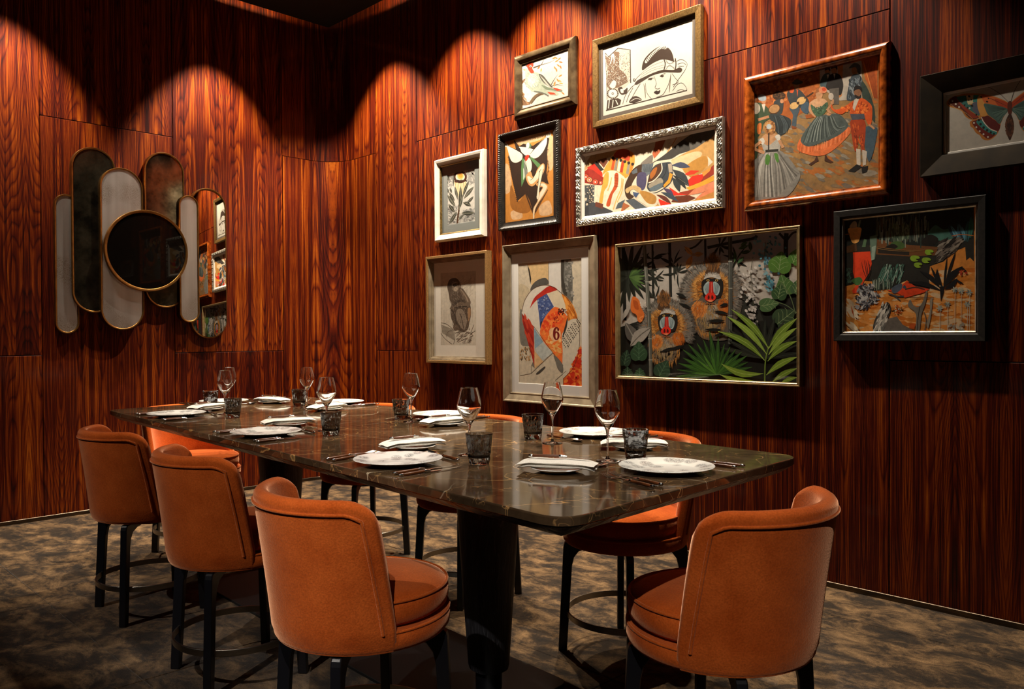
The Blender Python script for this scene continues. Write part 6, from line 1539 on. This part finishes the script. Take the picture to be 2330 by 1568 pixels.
A.poly([(185, 560), (290, 520), (300, 600), (190, 620)], '#4a3018'); A.poly([(345, 560), (365, 480), (392, 490), (380, 560)], '#4f6a4c'); A.poly([(420, 460), (490, 440), (485, 560), (470, 680), (432, 690), (425, 560)], '#5a7262'); A.poly([(440, 560), (480, 545), (462, 680), (434, 690)], '#8fa294')
A.poly([(258, 612), (425, 602), (440, 720), (420, 800), (370, 880), (350, 920), (330, 1000), (260, 1010), (250, 980), (290, 930), (258, 800), (262, 700)], '#d8401c', tex=0.6); A.blob([(245, 880), (320, 850), (350, 890), (300, 930)], '#3f6a38')
for x in (340, 365, 400, 412, 380): A.line([(x, 670 + (x % 7) * 8), (x + 20, 790), (400, 885)], 7, '#1d1713', taper=2)
A.lay += 1
for k in range(70):
    x = R.uniform(540, 760); y = R.uniform(720, 800); A.line([(x, y), (x - R.uniform(10, 90), y + R.uniform(100, 190))], R.uniform(4, 10), R.choice(['#3f6a5c', '#9fb0a4', '#1c2622', '#5a8272', '#2c3c36']), up=(k % 35 == 0))
for k in range(40):
    x = R.uniform(450, 640); A.line([(x, R.uniform(860, 900)), (x + R.uniform(-10, 10), R.uniform(950, 985))], R.uniform(4, 9), R.choice(['#46584c', '#8f9c8c', '#2a342e']), up=(k % 20 == 0))
A.scatter([(182, 780), (240, 760), (240, 900), (182, 920)], 30, ['#3f5a4c', '#2c3c34'], 14)
for x, y, r_ in ((855, 672, 46), (992, 612, 42), (965, 690, 44), (886, 735, 40)): A.blob([(x - r_, y), (x - r_ * 0.6, y - r_ * 0.62), (x + r_ * 0.7, y - r_ * 0.55), (x + r_, y - 2), (x + r_ * 0.2, y + 4), (x + r_ * 0.7, y + r_ * 0.5), (x - r_ * 0.4, y + r_ * 0.6)], '#7da02c', n=3)
A.poly([(590, 980), (700, 950), (780, 885), (860, 940), (1000, 965), (940, 1000), (760, 1050), (700, 1010)], '#cc3e18'); A.blob([(630, 960), (720, 910), (730, 960), (660, 1010)], '#4a5666'); A.line([(760, 970), (860, 950), (950, 970)], 12, '#3a2a20'); A.blob([(740, 955), (756, 925), (775, 960)], '#3c4a5a')
BK = '#141416'
for a_, b_, w_, bd in (((1115, 985), (780, 905), 46, 26), ((1100, 960), (900, 790), 46, 20), ((1090, 930), (1008, 745), 26, 0), ((1125, 950), (1070, 770), 44, -20), ((1130, 980), (1165, 650), 20, 0), ((1150, 900), (1250, 600), 26, 0), ((1130, 960), (1320, 745), 66, -20), ((1300, 745), (1358, 800), 24, 8), ((1140, 970), (1265, 860), 54, 16), ((1250, 868), (1325, 914), 22, 8)): A.leaf(a_, b_, w_, BK, bend=bd)
A.poly([(1095, 940), (1140, 940), (1130, 1010), (1105, 1085)], BK)
A.line([(600, 1010), (680, 1035), (750, 1035)], 14, '#3f4448'); A.line([(640, 1020), (715, 1075)], 10, '#3f4448')
for x, y in ((345, 990), (405, 970), (465, 1040), (380, 1080), (330, 1090)): A.scatter([(x - 40, y - 60), (x + 40, y - 60), (x + 40, y + 70), (x - 40, y + 70)], 46, ['#25252a', '#8a8c90', '#4a4a54', '#b5b5b5'], 13, None, 1.8)
A.poly([(560, 1280), (600, 1250), (680, 1230), (740, 1310), (860, 1375), (540, 1375)], '#66605a'); A.blob([(455, 1365), (470, 1260), (540, 1140), (590, 1090), (625, 1150), (600, 1240), (560, 1330), (540, 1375)], '#3a3836'); A.scatter([(540, 1110), (610, 1120), (560, 1350), (460, 1350)], 90, ['#a5a39c', '#1c1b1a', '#6b6964', '#cfcbc2'], 16, 2.0, 2.4)
A.blob([(790, 1130), (810, 1065), (840, 1120), (890, 1140), (930, 1090), (960, 990), (978, 1000), (955, 1110), (920, 1210), (900, 1370), (862, 1370), (870, 1240), (850, 1180)], '#6f6960', n=3); A.line([(905, 1130), (885, 1250), (880, 1365)], 7, '#2f2b27'); A.line([(805, 1050), (1040, 1050)], 5, '#4a443c', curve=False); A.blob([(1000, 1080), (1026, 1060), (1010, 1230), (985, 1340), (970, 1300), (1000, 1180)], '#8a8274'); A.line([(945, 1190), (965, 1270), (950, 1360)], 9, '#5a544c')
for x, y in ((1095, 1150), (1170, 1110), (1240, 970), (1300, 985), (1380, 1000), (1360, 1110)):
    A.line([(x + 4, y), (x, 1365)], 5, '#b5b0a0')
    for k in range(6):
        a = k * 1.05; A.leaf((x, y), (x + 36 * math.cos(a), y + 34 * math.sin(a)), 15, R.choice(['#5f7074', '#8a9694', '#a5a898']), up=(k == 0))
A.scatter([(190, 1080), (260, 1080), (300, 1330), (190, 1330)], 40, ['#c9b79a', '#d8ccb4', '#c4843c'], 26, 0.8, 2); A.poly([(240, 1120), (262, 1180), (270, 1240), (246, 1180)], '#b9521c'); A.scatter([(1170, 1320), (1330, 1300), (1330, 1365), (1170, 1365)], 18, ['#b5aa98', '#8f877a'], 18); A.poly([(805, 1300), (865, 1300), (850, 1350), (800, 1345)], '#b9521c'); A.scatter([(650, 1120), (730, 1120), (730, 1200), (650, 1200)], 30, ['#cfc6b4', '#7a4a22', '#b5521c'], 10)
A.scatter([(1290, 770), (1350, 790), (1350, 840), (1300, 830)], 8, ['#9c2c1c', '#b54424'], 14)
A.build('print', root)
